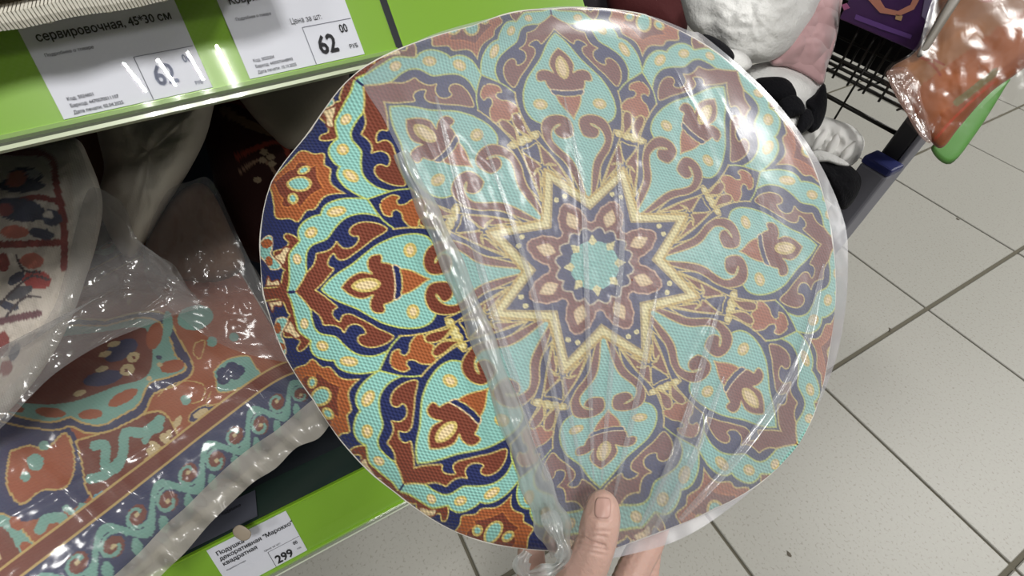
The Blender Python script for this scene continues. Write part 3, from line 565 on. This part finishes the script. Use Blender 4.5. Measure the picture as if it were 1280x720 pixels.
# ================= square printed cushion lying on the base shelf =================
def stroke(q,pts,wd): return poly_d(q,smooth(np.array(pts,float),4))[0]<wd
A=on_plane([(400,505)],2,.217)[0]; B=A+(on_plane([(150,720)],2,.226)[0]-A)*1.6; D=on_plane([(240,240)],2,.31)[0]; Cc=B+D-A
nrm=np.cross(B-A,D-A); nrm/=np.linalg.norm(nrm); nrm=nrm if nrm[2]>0 else -nrm
Z3=lambda p:np.array(p,float)*(300/635)+[0,380]
Z4=lambda p:np.array(p,float)*(240/864)+[200,380]
def blob(col,q,c,a_,b_,rot,colr):
    d=q-np.array(c); cr,sr=math.cos(rot),math.sin(rot); u=(d[:,0]*cr+d[:,1]*sr)/a_; v=(-d[:,0]*sr+d[:,1]*cr)/b_; col[u*u+v*v<1]=colr
def fill(col,q,pts,colr,line=None,w=1.2):
    P=smooth(np.r_[pts,pts[:1]],4); k=pinp(P,q[:,0],q[:,1]); col[k]=colr
    if line is not None: col[poly_d(q,P)[0]<w]=line
def sq_print(q,s,t):
    n=len(q); col=np.tile(np.array((176,96,62),float),(n,1)); br=np.array((132,62,48)); nv=np.array((48,58,106)); te=np.array((136,190,178)); cr=np.array((230,208,160)); ru=np.array((178,92,56)); go=np.array((222,190,120)); bl=np.array((110,184,206))
    fill(col,q,Z3([(-60,330),(60,300),(200,330),(240,430),(250,530),(60,590),(-60,620)]),nv)
    fill(col,q,Z3([(60,400),(110,385),(150,395),(200,352),(222,430),(200,492),(140,500),(85,535),(50,480)]),ru,go)
    for c,r in (((123,428),22),((145,385),13),((98,465),13)): blob(col,q,Z3(c),r*.47,r*.47,0,te)
    fill(col,q,Z3([(225,372),(330,338),(410,300),(455,305),(485,370),(420,402),(300,525),(255,500),(240,430)]),br,go)
    for pts,wd in (([(272,385),(300,385),(300,440),(330,440),(345,400),(352,352),(400,350),(440,318)],6),([(262,470),(300,460),(330,430)],6),([(400,372),(415,350),(440,340)],4)): col[stroke(q,Z3(pts),wd)]=te
    for pts,wd in (([(280,518),(330,490),(390,440)],4.5),): col[stroke(q,Z3(pts),wd)]=bl
    for c in ((418,402),(452,366),(425,385)): blob(col,q,Z3(c),8,5,.8,cr)
    med=Z3([(300,60),(380,40),(450,45),(482,100),(524,182),(490,225),(425,252),(400,300),(345,332),(300,350),(250,352),(212,335),(170,345),(60,330),(-40,280),(-60,120),(120,60)])
    fill(col,q,med,nv,go)
    fill(col,q,Z3([(300,75),(380,55),(435,65),(465,110),(478,150),(506,184),(470,206),(412,226),(385,280),(332,312),(290,332),(240,326),(210,312),(160,325),(60,305),(-20,260),(-30,140),(120,80)]),te,go)
    fill(col,q,Z3([(300,90),(400,82),(420,150),(402,208),(330,232),(240,265),(200,275),(140,280),(60,270),(20,240),(20,160),(150,110)]),br)
    blob(col,q,Z3((340,140)),22,11,-.5,nv); blob(col,q,Z3((295,212)),24,9,-.2,nv); blob(col,q,Z3((371,157)),8,6,-.6,cr); blob(col,q,Z3((356,190)),9,7,-.5,cr); blob(col,q,Z3((372,158)),2,2,0,br); blob(col,q,Z3((354,192)),2.4,2.4,0,br)
    for c in ((292,188),(322,124),(235,250),(300,150)): blob(col,q,Z3(c),8,3.5,-.3,cr)
    for c,a_,b_,r in (((425,102),9,17,.3),((470,180),15,8,-.2),((345,262),20,7,-.5),((262,304),15,6,-.1),((160,300),18,6,.1),((60,285),16,6,.3)): blob(col,q,Z3(c),a_,b_,r,ru)
    for c in ((436,157),(412,212),(438,176)): blob(col,q,Z3(c),3.5,3,0,nv if c[1]<170 else cr)
    fill(col,q,Z4([(258,330),(300,285),(350,265),(412,258),(440,300),(472,346),(430,370),(340,415),(282,418),(272,370)]),te,go,.8)
    for c in ((300,335),(340,310),(352,340),(305,362),(368,322)): blob(col,q,Z4(c),8,7,0,nv)
    for c,r in (((140,455),22),((252,195),22),((348,175),20)): blob(col,q,Z4(c),r*.28,r*.28,0,te)
    blob(col,q,Z4((210,515)),18,9,-.5,go); blob(col,q,Z4((210,515)),16.5,7.6,-.5,nv); blob(col,q,Z4((205,513)),10,4.5,-.5,cr)
    for pts in ([(20,440),(60,400),(140,370),(220,390),(215,450),(170,470)],[(180,200),(220,190),(200,270),(170,240),(180,200)],[(250,420),(230,480),(280,470)]): col[stroke(q,Z4(pts),.7)]=go
    blob(col,q,Z4((180,90)),22,15,-.2,te); blob(col,q,Z4((60,120)),6,16,0,te)
    for c in ((105,550),(60,610)): blob(col,q,Z4(c),4,8,.5,cr)
    # bottom left corner ornament
    fill(col,q,Z3([(-40,560),(40,560),(90,600),(130,660),(120,740),(-40,760)]),te,go); fill(col,q,Z3([(-40,600),(30,590),(70,630),(90,690),(70,760),(-40,760)]),br)
    for c in ((75,585),(105,650),(100,700)): blob(col,q,Z3(c),10,7,.8,ru)
    for c in ((25,668),(22,700)): blob(col,q,Z3(c),8,5,.6,cr)
    for pts,wd in (([(135,600),(150,575),(190,570),(205,590),(250,545)],6.5),([(200,545),(225,560),(240,540)],4)): col[stroke(q,Z3(pts),wd)]=te
    # borders follow the cushion's edges
    e=np.minimum(t,1-t); along=s
    k=e<.200; col[k]=br; col[(e>.193)&(e<.200)]=go; k=e<.150; col[k]=nv; col[(e>.146)&(e<.152)]=go
    ph=along*14; vine=.078+.036*np.sin(ph*np.pi); kk=(np.abs(e-vine)<.012)&(e<.15); col[kk]=te
    cx=(np.floor(ph)+.5)/14; sgn=np.where(np.floor(ph)%2==0,1,-1); du=(along-cx)*.38; dv=(e-(.078-.012*sgn))*.38; rr=np.hypot(du,dv); an=np.arctan2(dv*sgn,du)
    col[(rr<.0088)&(e<.15)]=br; sp=np.abs(rr-(.0035+.0016*(an+np.pi)))<.0016; col[sp&(e<.15)&(rr<.0135)]=te; blob_=(rr<.0022); col[blob_&(e<.15)]=cr
    for k2 in range(0,15): blob(col,np.c_[along*100,e*100],(k2*100/14.,3.2),1.1,2.0,.4,te)
    return col
nS,nT=300,300; s,t=np.meshgrid(np.linspace(0,1,nS),np.linspace(0,1,nT),indexing='ij'); s=s.ravel(); t=t.ravel()
flat=A+np.outer(s,B-A)+np.outer(t,D-A); ed=np.minimum(np.minimum(s,1-s),np.minimum(t,1-t)); qf=proj(flat)
up_=.030*(1-np.clip(1-ed/.16,0,1)**2.4)-.012; Vt=flat+nrm*(up_+.004*vnoise(np.c_[s,t],9,11))[:,None]
sq=empty('square_cushion',(A+B+Cc+D)/4-[0,0,.05],'square printed oriental cushion in rust and teal lying flat on the base shelf','cushion')
obj('printed_cover',Vt,gridf(nS,nT),print_mat('square cushion weave',.012,bump=.3,dark=.15),sq,True,sq_print(qf,s,t),np.c_[s,t])
WHITE_C=mat('off white cloth',(206,200,190),.9,bump=.25,bscale=700,var=.04)
per=np.r_[np.c_[np.linspace(0,1,60),np.zeros(60)],np.c_[np.ones(60),np.linspace(0,1,60)],np.c_[np.linspace(1,0,60),np.ones(60)],np.c_[np.zeros(60),np.linspace(1,0,60)]]
mid=np.array([.5,.5]); rings=[]
for k,(sc,h) in enumerate(((1.0,-.012),(1.012,-.020),(1.014,-.030),(1.0,-.040),(.96,-.047),(.8,-.048),(.4,-.048),(.02,-.048))):
    st=mid+(per-mid)*sc; rings.append(A+np.outer(st[:,0],B-A)+np.outer(st[:,1],D-A)+nrm*(h+.0015*np.sin(np.arange(240)*.5+k))[:,None])
obj('side_and_base',np.concatenate(rings),gridf(len(rings),240,True),WHITE_C,sq)
# its clear bag
sb=empty('plastic_bag',(A+B)/2-[0,0,.04],'clear plastic bag around the square printed cushion, torn white edge drooping over the shelf front','bag')
s,t=np.meshgrid(np.linspace(-.055,1.02,150),np.linspace(-.03,1.03,150),indexing='ij'); s=s.ravel(); t=t.ravel(); ed=np.minimum(np.minimum(s,1-s),np.minimum(t,1-t))
hh=.030*(1-np.clip(1-ed/.16,0,1)**2.4)-.012+.007; st=np.c_[s,t]
for pts,am,wd in (([(.02,.02),(.3,.3),(.6,.7)],.006,.02),([(.1,0),(.25,.5),(.2,1)],.007,.025),([(.05,.1),(.1,.6),(0.02,1)],.007,.02),([(.45,0),(.4,.5)],.005,.02),([(0,.3),(.4,.2),(.8,.3)],.004,.015),([(.5,.1),(.62,.45)],.006,.02),([(.55,0),(.75,.6)],.006,.02)):
    e_,_=poly_d(st,pts); hh=hh+am*np.exp(-(e_/wd)**1.4)
hh=hh+.004*vnoise(st,14,21)+.002*vnoise(st,40,22); hh=np.where(ed<0,hh+ed*.25,hh)
Vt=A+np.outer(s,B-A)+np.outer(t,D-A)+nrm*hh[:,None]
obj('film',Vt,gridf(150,150),film('square bag film',haze=.22,gloss=.035,rough=.17,tint=(214,210,206),bump=.45,bscale=55),sb)
# drooping front hem
hem=smooth(np.array([(414,528),(398,548),(370,560),(345,585),(318,602),(296,622),(262,655),(232,690),(205,716),(175,750)],float),6); up=smooth(np.array([(400,492),(372,515),(345,538),(318,556),(290,578),(262,604),(232,634),(205,658),(175,690),(140,722)],float),6)
nh=len(hem); q=[];dp=[]
wa=proj(A[None])[0]; 
for i in range(nh):
    f_=i/(nh-1); d0=.536-.105*f_
    for j in range(12): v=j/11; q.append(up[i]*(1-v)+hem[i]*v); dp.append(d0-.012*math.sin(v*2.2)+.004*math.sin(i*.55+v*3)+.0025*math.sin(i*1.3))
o=obj('drooping_hem',W(q,dp),gridf(nh,12),film('milky hem',haze=.62,gloss=.05,rough=.25,tint=(222,216,206),bump=.4,bscale=60,trans=.3),sb); o['label']='milky white drooping edge of the bag'
# ================= white cushion with red and blue print, at the far left =================
def wc_print(q):
    n=len(q); col=np.tile(np.array((208,198,186),float),(n,1)); red=(140,62,58); sl=(74,78,98); sa=(206,122,104); pu=(112,72,80)
    fill(col,q,np.array([(-200,200),(60,203),(74,260),(72,330),(60,400),(-200,420)],float),(214,204,192))
    for pts,wd,c in (([(-150,186),(0,190),(60,194),(70,230),(80,280),(80,335)],4.5,red),([(-150,312),(0,306),(80,303)],4.5,red),([(-150,440),(0,402),(48,392)],4.5,pu),([(-150,260),(0,256),(40,246),(72,252)],3.5,red)): col[stroke(q,pts,wd)]=c
    for c,a_,b_,r,cl in (((26,232),30,9,0,sl),((34,218),20,9,.1,sl),((20,224),13,10,-.3,sa),((42,217),8,6,0,(190,190,194)),((24,262),32,15,.15,sl),((64,272),14,10,.3,sl),((60,268),7,5,0,(206,198,188)),((6,262),10,9,0,(150,84,84)),((18,290),18,8,0,sa),((52,292),16,7,.2,sl),((40,326),15,10,0,sa),((46,350),18,12,.1,(176,70,66)),((20,348),12,6,-.6,sl),((4,328),8,12,0,red),((24,366),18,7,-.4,(96,96,104)),((10,382),14,5,.3,sl),((2,430),9,16,.2,red),((8,460),8,10,.4,red),((18,440),6,12,.5,sl),((-40,340),26,18,0,red),((-50,230),26,16,0,sl)): blob(col,q,c,a_,b_,r,cl)
    for pts in ([(0,380),(20,360),(40,345),(62,350)],[(8,395),(30,372),(50,372)],[(20,320),(30,338),(50,340)]): col[stroke(q,pts,1.6)]=(80,70,76)
    col[pinp(np.array([(86,-99),(86,180),(92,250),(90,330),(74,392),(48,440),(0,500),(-200,620),(-200,999),(600,999),(600,-99)],float),q[:,0],q[:,1])]=(208,202,192)
    return col
wc=empty('printed_cushion',W1(10,560,.42),'white cushion printed with red and slate blue figures, standing at far left','cushion')
WCO=[(-170,160),(-60,172),(40,178),(92,172),(112,200),(128,250),(122,300),(106,352),(90,396),(68,440),(36,486),(0,524),(-60,570),(-170,600)]
puff('cover',WCO,lambda q:.462+(150-q[:,1])*.00010,.028,print_mat('printed cushion weave',.05,bump=.25,dark=.1),wc,back=.25,rings=80,n=12,power=5,col=wc_print,center=(-30,360),rough=.004)
wb=empty('plastic_bag',W1(120,440,.42),'clear glossy crumpled bag hanging off the white printed cushion','bag')
CR=[([(120,240),(180,300),(246,376)],.007,7),([(150,256),(165,300),(215,334)],.006,5),([(215,332),(200,372),(120,430)],.007,7),([(246,380),(170,410),(60,480)],.006,6),([(130,330),(180,350),(240,368)],.005,5),([(105,380),(150,360),(210,360)],.005,4),([(95,420),(140,400),(220,392)],.004,4),([(140,300),(160,330),(150,370)],.004,4)]
def wbd(q):
    h=.003*vnoise(q,.05,31)+.002*vnoise(q,.12,32)
    for pts,am,wd in CR: e_,t_=poly_d(q,pts); h=h+am*np.exp(-(e_/wd)**1.2)
    return .420+(300-q[:,1])*.00012-h
sheet('film',[(112,236),(140,244),(158,262),(170,296),(196,318),(218,332),(234,358),(250,382),(214,396),(170,412),(120,434),(70,466),(34,500),(0,536),(-60,580),(-60,470),(20,440),(64,390),(84,330),(96,280)],wbd,film('crumpled film',haze=.30,gloss=.09,rough=.13,tint=(196,194,194),bump=.35,bscale=70,trans=.3),wb,rings=70,center=(125,370))
sheet('face_film',[(-120,180),(40,184),(92,180),(110,215),(122,255),(112,330),(90,396),(50,462),(0,520),(-120,590)],lambda q:.427+(150-q[:,1])*.00010-.002*vnoise(q,.03,5)-.0012*vnoise(q,.11,6),film('face film',haze=.12,gloss=.05,rough=.16,tint=(206,204,204),bump=.4,bscale=60),wb,rings=40)
# ================= further cushions in the shelf =================
gcl=mat('grey white cloth',(196,190,178),.9,bump=.2,bscale=600,var=.04)
e=empty('plain_cushion',W1(180,320,.56),'plain off-white cushion leaning behind the printed ones under the upper strip','cushion'); puff('cover',[(112,110),(190,96),(276,88),(268,130),(257,172),(236,214),(208,258),(186,296),(162,322),(138,296),(122,250),(130,210),(122,170)],.545,.045,gcl,e,power=3.5,center=(185,190),rough=.006)
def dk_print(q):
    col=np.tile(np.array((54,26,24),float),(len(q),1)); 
    for pts,wd,c in (([(280,138),(300,150),(340,166)],5,(120,98,72)),([(296,196),(340,178),(358,186),(366,230)],3,(140,60,44)),([(300,214),(330,200),(352,236),(340,260)],2,(150,120,100)),([(260,130),(300,128),(370,170)],4,(120,50,36))): col[stroke(q,pts,wd)]=c
    for c in ((330,190),(338,196),(328,200),(340,205),(322,225)): blob(col,q,c,5,4,0,(170,150,124))
    return col
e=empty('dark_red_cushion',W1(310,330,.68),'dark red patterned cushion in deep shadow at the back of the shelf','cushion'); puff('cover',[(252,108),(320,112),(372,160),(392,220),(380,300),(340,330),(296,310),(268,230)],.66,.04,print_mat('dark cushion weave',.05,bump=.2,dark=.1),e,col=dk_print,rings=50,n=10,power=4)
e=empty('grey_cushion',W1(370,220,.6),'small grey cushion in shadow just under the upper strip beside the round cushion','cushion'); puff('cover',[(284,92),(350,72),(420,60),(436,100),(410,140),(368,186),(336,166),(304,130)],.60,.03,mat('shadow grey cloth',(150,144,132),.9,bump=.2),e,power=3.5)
e=empty('brown_cushion',W1(140,240,.62),'brown cushion glimpsed between the white printed and the plain cushion','cushion'); puff('cover',[(96,140),(150,130),(176,160),(150,215),(126,250),(108,220)],.65,.03,mat('brown cloth',(118,82,66),.9,bump=.2,var=.2,vscale=40),e,power=3.5)
e=empty('folded_cushion',W1(230,400,.60),'dim brown and grey cushion in a bag behind the square cushion','cushion'); puff('cover',[(206,262),(236,232),(262,236),(290,290),(306,330),(280,350),(240,352),(190,340),(180,310)],.55,.03,mat('dim brown cloth',(116,88,70),.9,bump=.2,var=.35,vscale=14),e,power=3.5,back=.3)
sheet('film',[(200,250),(240,226),(266,228),(300,300),(345,390),(384,450),(300,440),(230,400),(180,340)],lambda q:.513-.004*vnoise(q,.05,3)-.003*vnoise(q,.13,4),film('dim film',haze=.16,gloss=.05,rough=.15,bump=.5),e,rings=30)
# ================= wire rack with soft toys, right of the shelf =================
PY=-.25
rk=empty('wire_rack',(-.5,-.45,0),'black wire display rack with a grey corner post','rack')
def zat(px): return on_plane([px],1,PY)[0]
def wire(a,b,r,name='wire',m=BLACK,par=None): V,Fc=tube([a,(np.array(a)+np.array(b))/2,b],r,8); return obj(name,V,Fc,m,par if par is not None else rk)
pp=zat((1100,215)); XP=pp[0]
for q,r in (((1075,142),.0032),((1075,107),.0026),((1075,97.5),.0024),((1075,87),.0024)): z=zat(q)[2]; wire((-.50,PY,z),(XP,PY,z),r)
zb=zat((1075,107))[2]-.006
ZP=on_plane([(1095,44)],1,PY-.02)[0][2]
for q in ((1045,92),(1063,102),(1083,112),(1102,123)): x=zat(q)[0]; wire((x,PY-.003,zb),(x,PY-.003,ZP-.002),.0018)
x=zat((1067,112))[0]; wire((x,PY-.004,.1),(x,PY-.004,ZP-.002),.0016)
for k in range(5): x=zat((1036+k*19,88+k*11))[0]; wire((x,PY+.05,zb),(x,PY+.05,ZP-.002),.0016)
for dz in (0,.03): wire((-.50,PY+.05,zb+dz),(XP,PY+.05,zb+dz),.002)
for k in range(6): x=-.48+k*.06; wire((x,PY,zb),(x,PY+.05,zb),.0016)
ZTOP=zat((1137,132))[2]
# corner post: dark core, grey outer face, blue end
POST=mat('grey post',(112,112,122),.45); DKP=mat('dark post',(40,40,44),.5); BLU=mat('navy bumper',(38,44,96),.4)
box('corner_post',(XP-.012,PY-.012,0),(XP+.014,PY+.014,ZTOP),DKP,rk,.003)
box('post_face',(XP+.014,PY-.014,0),(XP+.020,PY+.014,ZTOP),POST,rk,.002); 
zc=zat((1106,193))[2]; box('bumper',(XP-.014,PY-.048,0.0),(XP+.026,PY-.020,zc),POST,rk,.004); box('bumper_cap',(XP-.015,PY-.049,zc),(XP+.027,PY-.019,zc+.012),BLU,rk,.003)
box('rack_deck',(-.80,-.70,.20),(XP-.02,PY-.02,.215),DKP,rk,.002); box('rack_post',(XP-.012,-.70,0),(XP+.014,-.676,.215),DKP,rk); box('rack_post',(-.80,-.70,0),(-.775,-.676,.215),DKP,rk); box('rack_post',(-.515,PY-.008,0),(-.50,PY+.058,ZP-.002),DKP,rk)
# dark bin and purple carton behind the wires
zl=zat((1075,84))[2]+.004
V0=on_plane([(1036,62),(1120,104)],1,PY+.05); 
tray=box('dark_bin',(-.50,PY+.062,zb+.004),(XP-.03,PY+.26,ZP-.004),mat('black bin plastic',(14,13,15),.6)); tag(tray,'black plastic bin standing on the wires below the purple carton','bin')
zp=on_plane([(1095,44)],1,PY-.02)[0]; xr=on_plane([(1150,66)],1,PY-.02)[0][0]; xl=on_plane([(1050,24)],1,PY-.02)[0][0]
e=empty('purple_carton',(0.5*(xl+xr),PY,zp[2]),'dark purple carton with peach and pale printed shapes on the wire rack','carton')
PUR=mat('purple card',(66,34,86),.4,var=.25,vscale=60)
box('carton_body',(xl-.002,PY-.020,zp[2]),(xr,PY+.045,zp[2]+.16),PUR,e,.002)
def on_front(pts,m,name,lift=.001):
    P=on_plane(pts,1,PY-.020-lift); P2=P+[0,.0008,0]; n=len(P); obj(name,np.r_[P,P2],[tuple(range(n)),tuple(range(n,2*n))[::-1]]+[(i,n+i,n+(i+1)%n,(i+1)%n) for i in range(n)],m,e,False)
on_front([(1082,-4),(1096,-6),(1106,10),(1122,14),(1138,6),(1144,-8),(1152,-6),(1142,12),(1124,20),(1100,16)],mat('peach print',(196,132,112),.5),'printed_band'); on_front([(1052,6),(1058,4),(1062,10),(1055,13)],mat('pink print',(170,96,140),.5),'printed_spot'); on_front([(1157,-8),(1188,-8),(1176,18),(1162,30),(1152,20)],mat('lilac print',(118,108,140),.5),'printed_panel'); on_front([(1120,18),(1128,20),(1126,26),(1119,24)],mat('tan print',(186,150,110),.5),'printed_spot'); on_front([(1070,18),(1112,34),(1140,44),(1138,49),(1100,36),(1068,24)],mat('violet print',(104,70,140),.5),'printed_band')
# soft toys
def plush(rgb,sc=260,b=.8): return mat('plush',rgb,.95,bump=b,bscale=sc,sheen=.5,spec=.1,var=.05,vscale=80)
PW=plush((238,238,236)); PB=mat('black plush',(20,20,24),.95,bump=.8,bscale=260,spec=.1,sheen=.03); PP=plush((206,168,170),120,.5); PWC=mat('white satin cloth',(244,243,240),.6,bump=.15,bscale=40)
e=empty('white_plush_toy',W1(930,100,.68),'big fluffy white plush toy at top, above the panda plush','soft toy','soft toys in the wire rack'); puff('body',[(856,-40),(960,-60),(1030,-30),(1022,10),(1004,40),(982,66),(955,78),(925,76),(900,62),(872,44),(856,20)],.66,.055,PW,e,rough=.010,rings=24,n=8,center=(940,10)); puff('ear',[(905,62),(930,66),(940,82),(922,94),(908,88)],.625,.015,PW,e,rough=.004)
puff('dark_paw',[(878,44),(896,48),(914,62),(918,74),(906,80),(890,72)],.612,.012,PB,e,rough=.004)['label']='black paw'
e=empty('pink_plush_toy',W1(1015,100,.69),'quilted pink plush toy tucked behind the white one','soft toy','soft toys in the wire rack')
nt=PP.node_tree; bq=nt.nodes['Principled BSDF']; vo=nt.nodes.new('ShaderNodeTexVoronoi'); vo.inputs['Scale'].default_value=38; tcq=nt.nodes.new('ShaderNodeTexCoord'); nt.links.new(tcq.outputs['Object'],vo.inputs['Vector']); bp2=nt.nodes.new('ShaderNodeBump'); bp2.invert=True; bp2.inputs['Strength'].default_value=.9; bp2.inputs['Distance'].default_value=.012; nt.links.new(vo.outputs['Distance'],bp2.inputs['Height']); nt.links.new(bp2.outputs[0],bq.inputs['Normal'])
puff('body',[(985,-50),(1052,-40),(1050,20),(1044,56),(1034,84),(1028,106),(1010,96),(985,84),(962,76),(980,20)],.672,.020,PP,e,rings=20,rough=.006,back=.2)
e=empty('panda_plush_toy',W1(980,200,.72),'black and white panda plush toy lying below the big white plush','soft toy','soft toys in the wire rack')
puff('head',[(926,92),(945,80),(975,77),(1005,84),(1024,98),(1033,118),(1030,140),(1018,158),(1000,166),(975,164),(950,150),(932,120)],.70,.048,PW,e,rough=.006,rings=18,back=.35)
puff('black_patch',[(944,100),(962,96),(982,98),(996,112),(998,126),(986,134),(968,128),(950,116)],.658,.015,PB,e,rings=9,n=4,rough=.003)
puff('black_ear',[(1006,126),(1018,118),(1030,104),(1034,122),(1032,142),(1024,160),(1014,166),(1006,158),(1010,140)],.664,.015,PB,e,rings=9,n=4,rough=.003)
puff('black_muzzle',[(976,122),(992,118),(1004,128),(1006,142),(992,146),(980,150),(972,138)],.650,.012,PB,e,rings=9,n=4)
puff('black_arm',[(1002,140),(1012,136),(1018,148),(1012,160),(1000,168),(990,172),(996,156)],.652,.010,PB,e,rings=8,n=4)
puff('white_arm',[(968,140),(984,146),(996,150),(990,168),(1000,176),(986,186),(970,176)],.656,.012,PW,e,rings=8,n=4)
e=empty('white_cloth_toy',W1(1050,210,.70),'shiny white pleated cloth toy body beside the rack post','soft toy','soft toys in the wire rack')
FP=[(1000,160),(1022,146),(1046,150),(1066,158),(1080,174),(1078,190),(1066,206),(1046,210),(1020,206),(1002,190)]
puff('body',FP,.69,.03,PWC,e,rings=20,n=8,rough=.012,seed=4)
for a_,b_ in (((1014,190),(1036,160)),((1030,202),(1052,160)),((1050,204),(1070,176))): m_=(np.array(a_)+np.array(b_))/2; d_=np.array(b_)-np.array(a_); nn_=np.array([-d_[1],d_[0]])/np.hypot(*d_)*7; puff('pleat',[a_,m_+nn_,b_,m_-nn_],.664,.008,PWC,e,rings=7,n=4)
e=empty('black_plush_toy',W1(1050,250,.68),'black plush toy with a white rim wedged against the post','soft toy','soft toys in the wire rack'); puff('body',[(1012,196),(1036,198),(1058,204),(1074,218),(1076,232),(1068,250),(1054,262),(1034,250),(1018,226)],.660,.024,PB,e,rough=.006,back=.3); puff('white_rim',[(1010,192),(1026,188),(1048,196),(1062,206),(1052,208),(1034,203),(1016,202)],.648,.010,PW,e,rings=8,n=4)
e=empty('maroon_toy',W1(850,60,.88),'dark maroon bundle in shadow above the round cushion','bundle'); puff('body',[(770,-60),(880,-60),(862,20),(850,50),(800,40),(760,10)],.86,.05,mat('maroon cloth',(74,24,26),.9,bump=.3),e)
e=empty('charcoal_bundle',W1(745,60,.9),'charcoal bundle in shadow beside the end of the upper strip','bundle'); puff('body',[(716,-50),(766,-60),(770,20),(750,50),(720,40)],.95,.03,mat('charcoal cloth',(48,44,50),.9,bump=.3),e)
# ================= orange packaged product hanging at upper right =================
oe=empty('orange_package',W1(1190,200,.49),'orange packaged product with green base sheet in clear wrap, hanging at upper right','package')
def or_col(q):
    col=np.tile(np.array((140,62,30),float),(len(q),1)); d=np.array([.80,-.60]); n=np.array([.60,.80]); v=q@n
    for a_,b_,c in ((655,690,(160,88,62)),(690,716,(170,96,70)),(716,760,(172,78,38)),(760,790,(162,70,34)),(790,812,(178,84,40)),(812,900,(160,70,34)),(640,655,(136,66,42)),(560,640,(146,76,52))): col[(v-60>a_)&(v-60<=b_)]=c
    col=col*(.80+.16*vnoise(q,.05,3)[:,None])*np.array([.96,1.12,.95])
    for pts,wd,c in (([(1152,72),(1165,80),(1176,94)],1.6,(120,46,26)),([(1160,68),(1180,82)],1.2,(120,46,26)),([(1226,8),(1240,-6)],2,(130,40,30)),([(1165,178),(1200,140),(1240,104)],1.6,(150,56,26)),([(1196,128),(1222,108),(1244,90)],4.5,(96,84,44))): col[stroke(q,pts,wd)]=c
    return col
puff('orange_contents',[(1196,-30),(1150,58),(1112,88),(1124,128),(1158,170),(1177,185),(1200,158),(1238,116),(1300,64),(1330,-30)],lambda q:.475-(q[:,1]-80)*.0001,.015,print_mat('orange wrap print',.5,.6,.1,.02),oe,rings=50,n=10,power=5,col=or_col,rough=.002)
puff('green_sheet',[(1262,98),(1256,110),(1222,164),(1188,205),(1164,187),(1178,170),(1205,140),(1240,100)],.494,.004,mat('green card',(82,140,62),.45),oe,rings=8)
puff('grey_fold',[(1192,-10),(1206,-10),(1176,38),(1158,66),(1146,70),(1160,44)],.456,.004,mat('grey film fold',(116,110,102),.5),oe,rings=8)
sheet('clear_wrap',[(1190,-30),(1146,58),(1106,88),(1118,132),(1156,180),(1160,196),(1186,206),(1218,176),(1262,132),(1300,80),(1340,-30)],lambda q:.454-.003*vnoise(q,.04,5)-.001*vnoise(q,.1,6),film('orange wrap film',haze=.02,gloss=.006,rough=.2,fres=.03,tint=(220,190,176),bump=.3,bscale=60),oe,rings=46,n=8)
cr_=puff('crumpled_end',[(1108,90),(1130,84),(1146,100),(1152,124),(1160,150),(1164,178),(1150,170),(1128,134),(1116,112)],.452,.007,film('crumpled end film',haze=.26,gloss=.08,rough=.15,tint=(206,168,156),bump=.9,bscale=90),oe,rings=12,rough=.012)
top=W1(1262,-30,.475); V,Fc=tube([top+[0,0,-.01],top+[0,0,1.],[top[0],top[1],2.9]],.0015,8); obj('hang_cord',V,Fc,BLACK,oe)
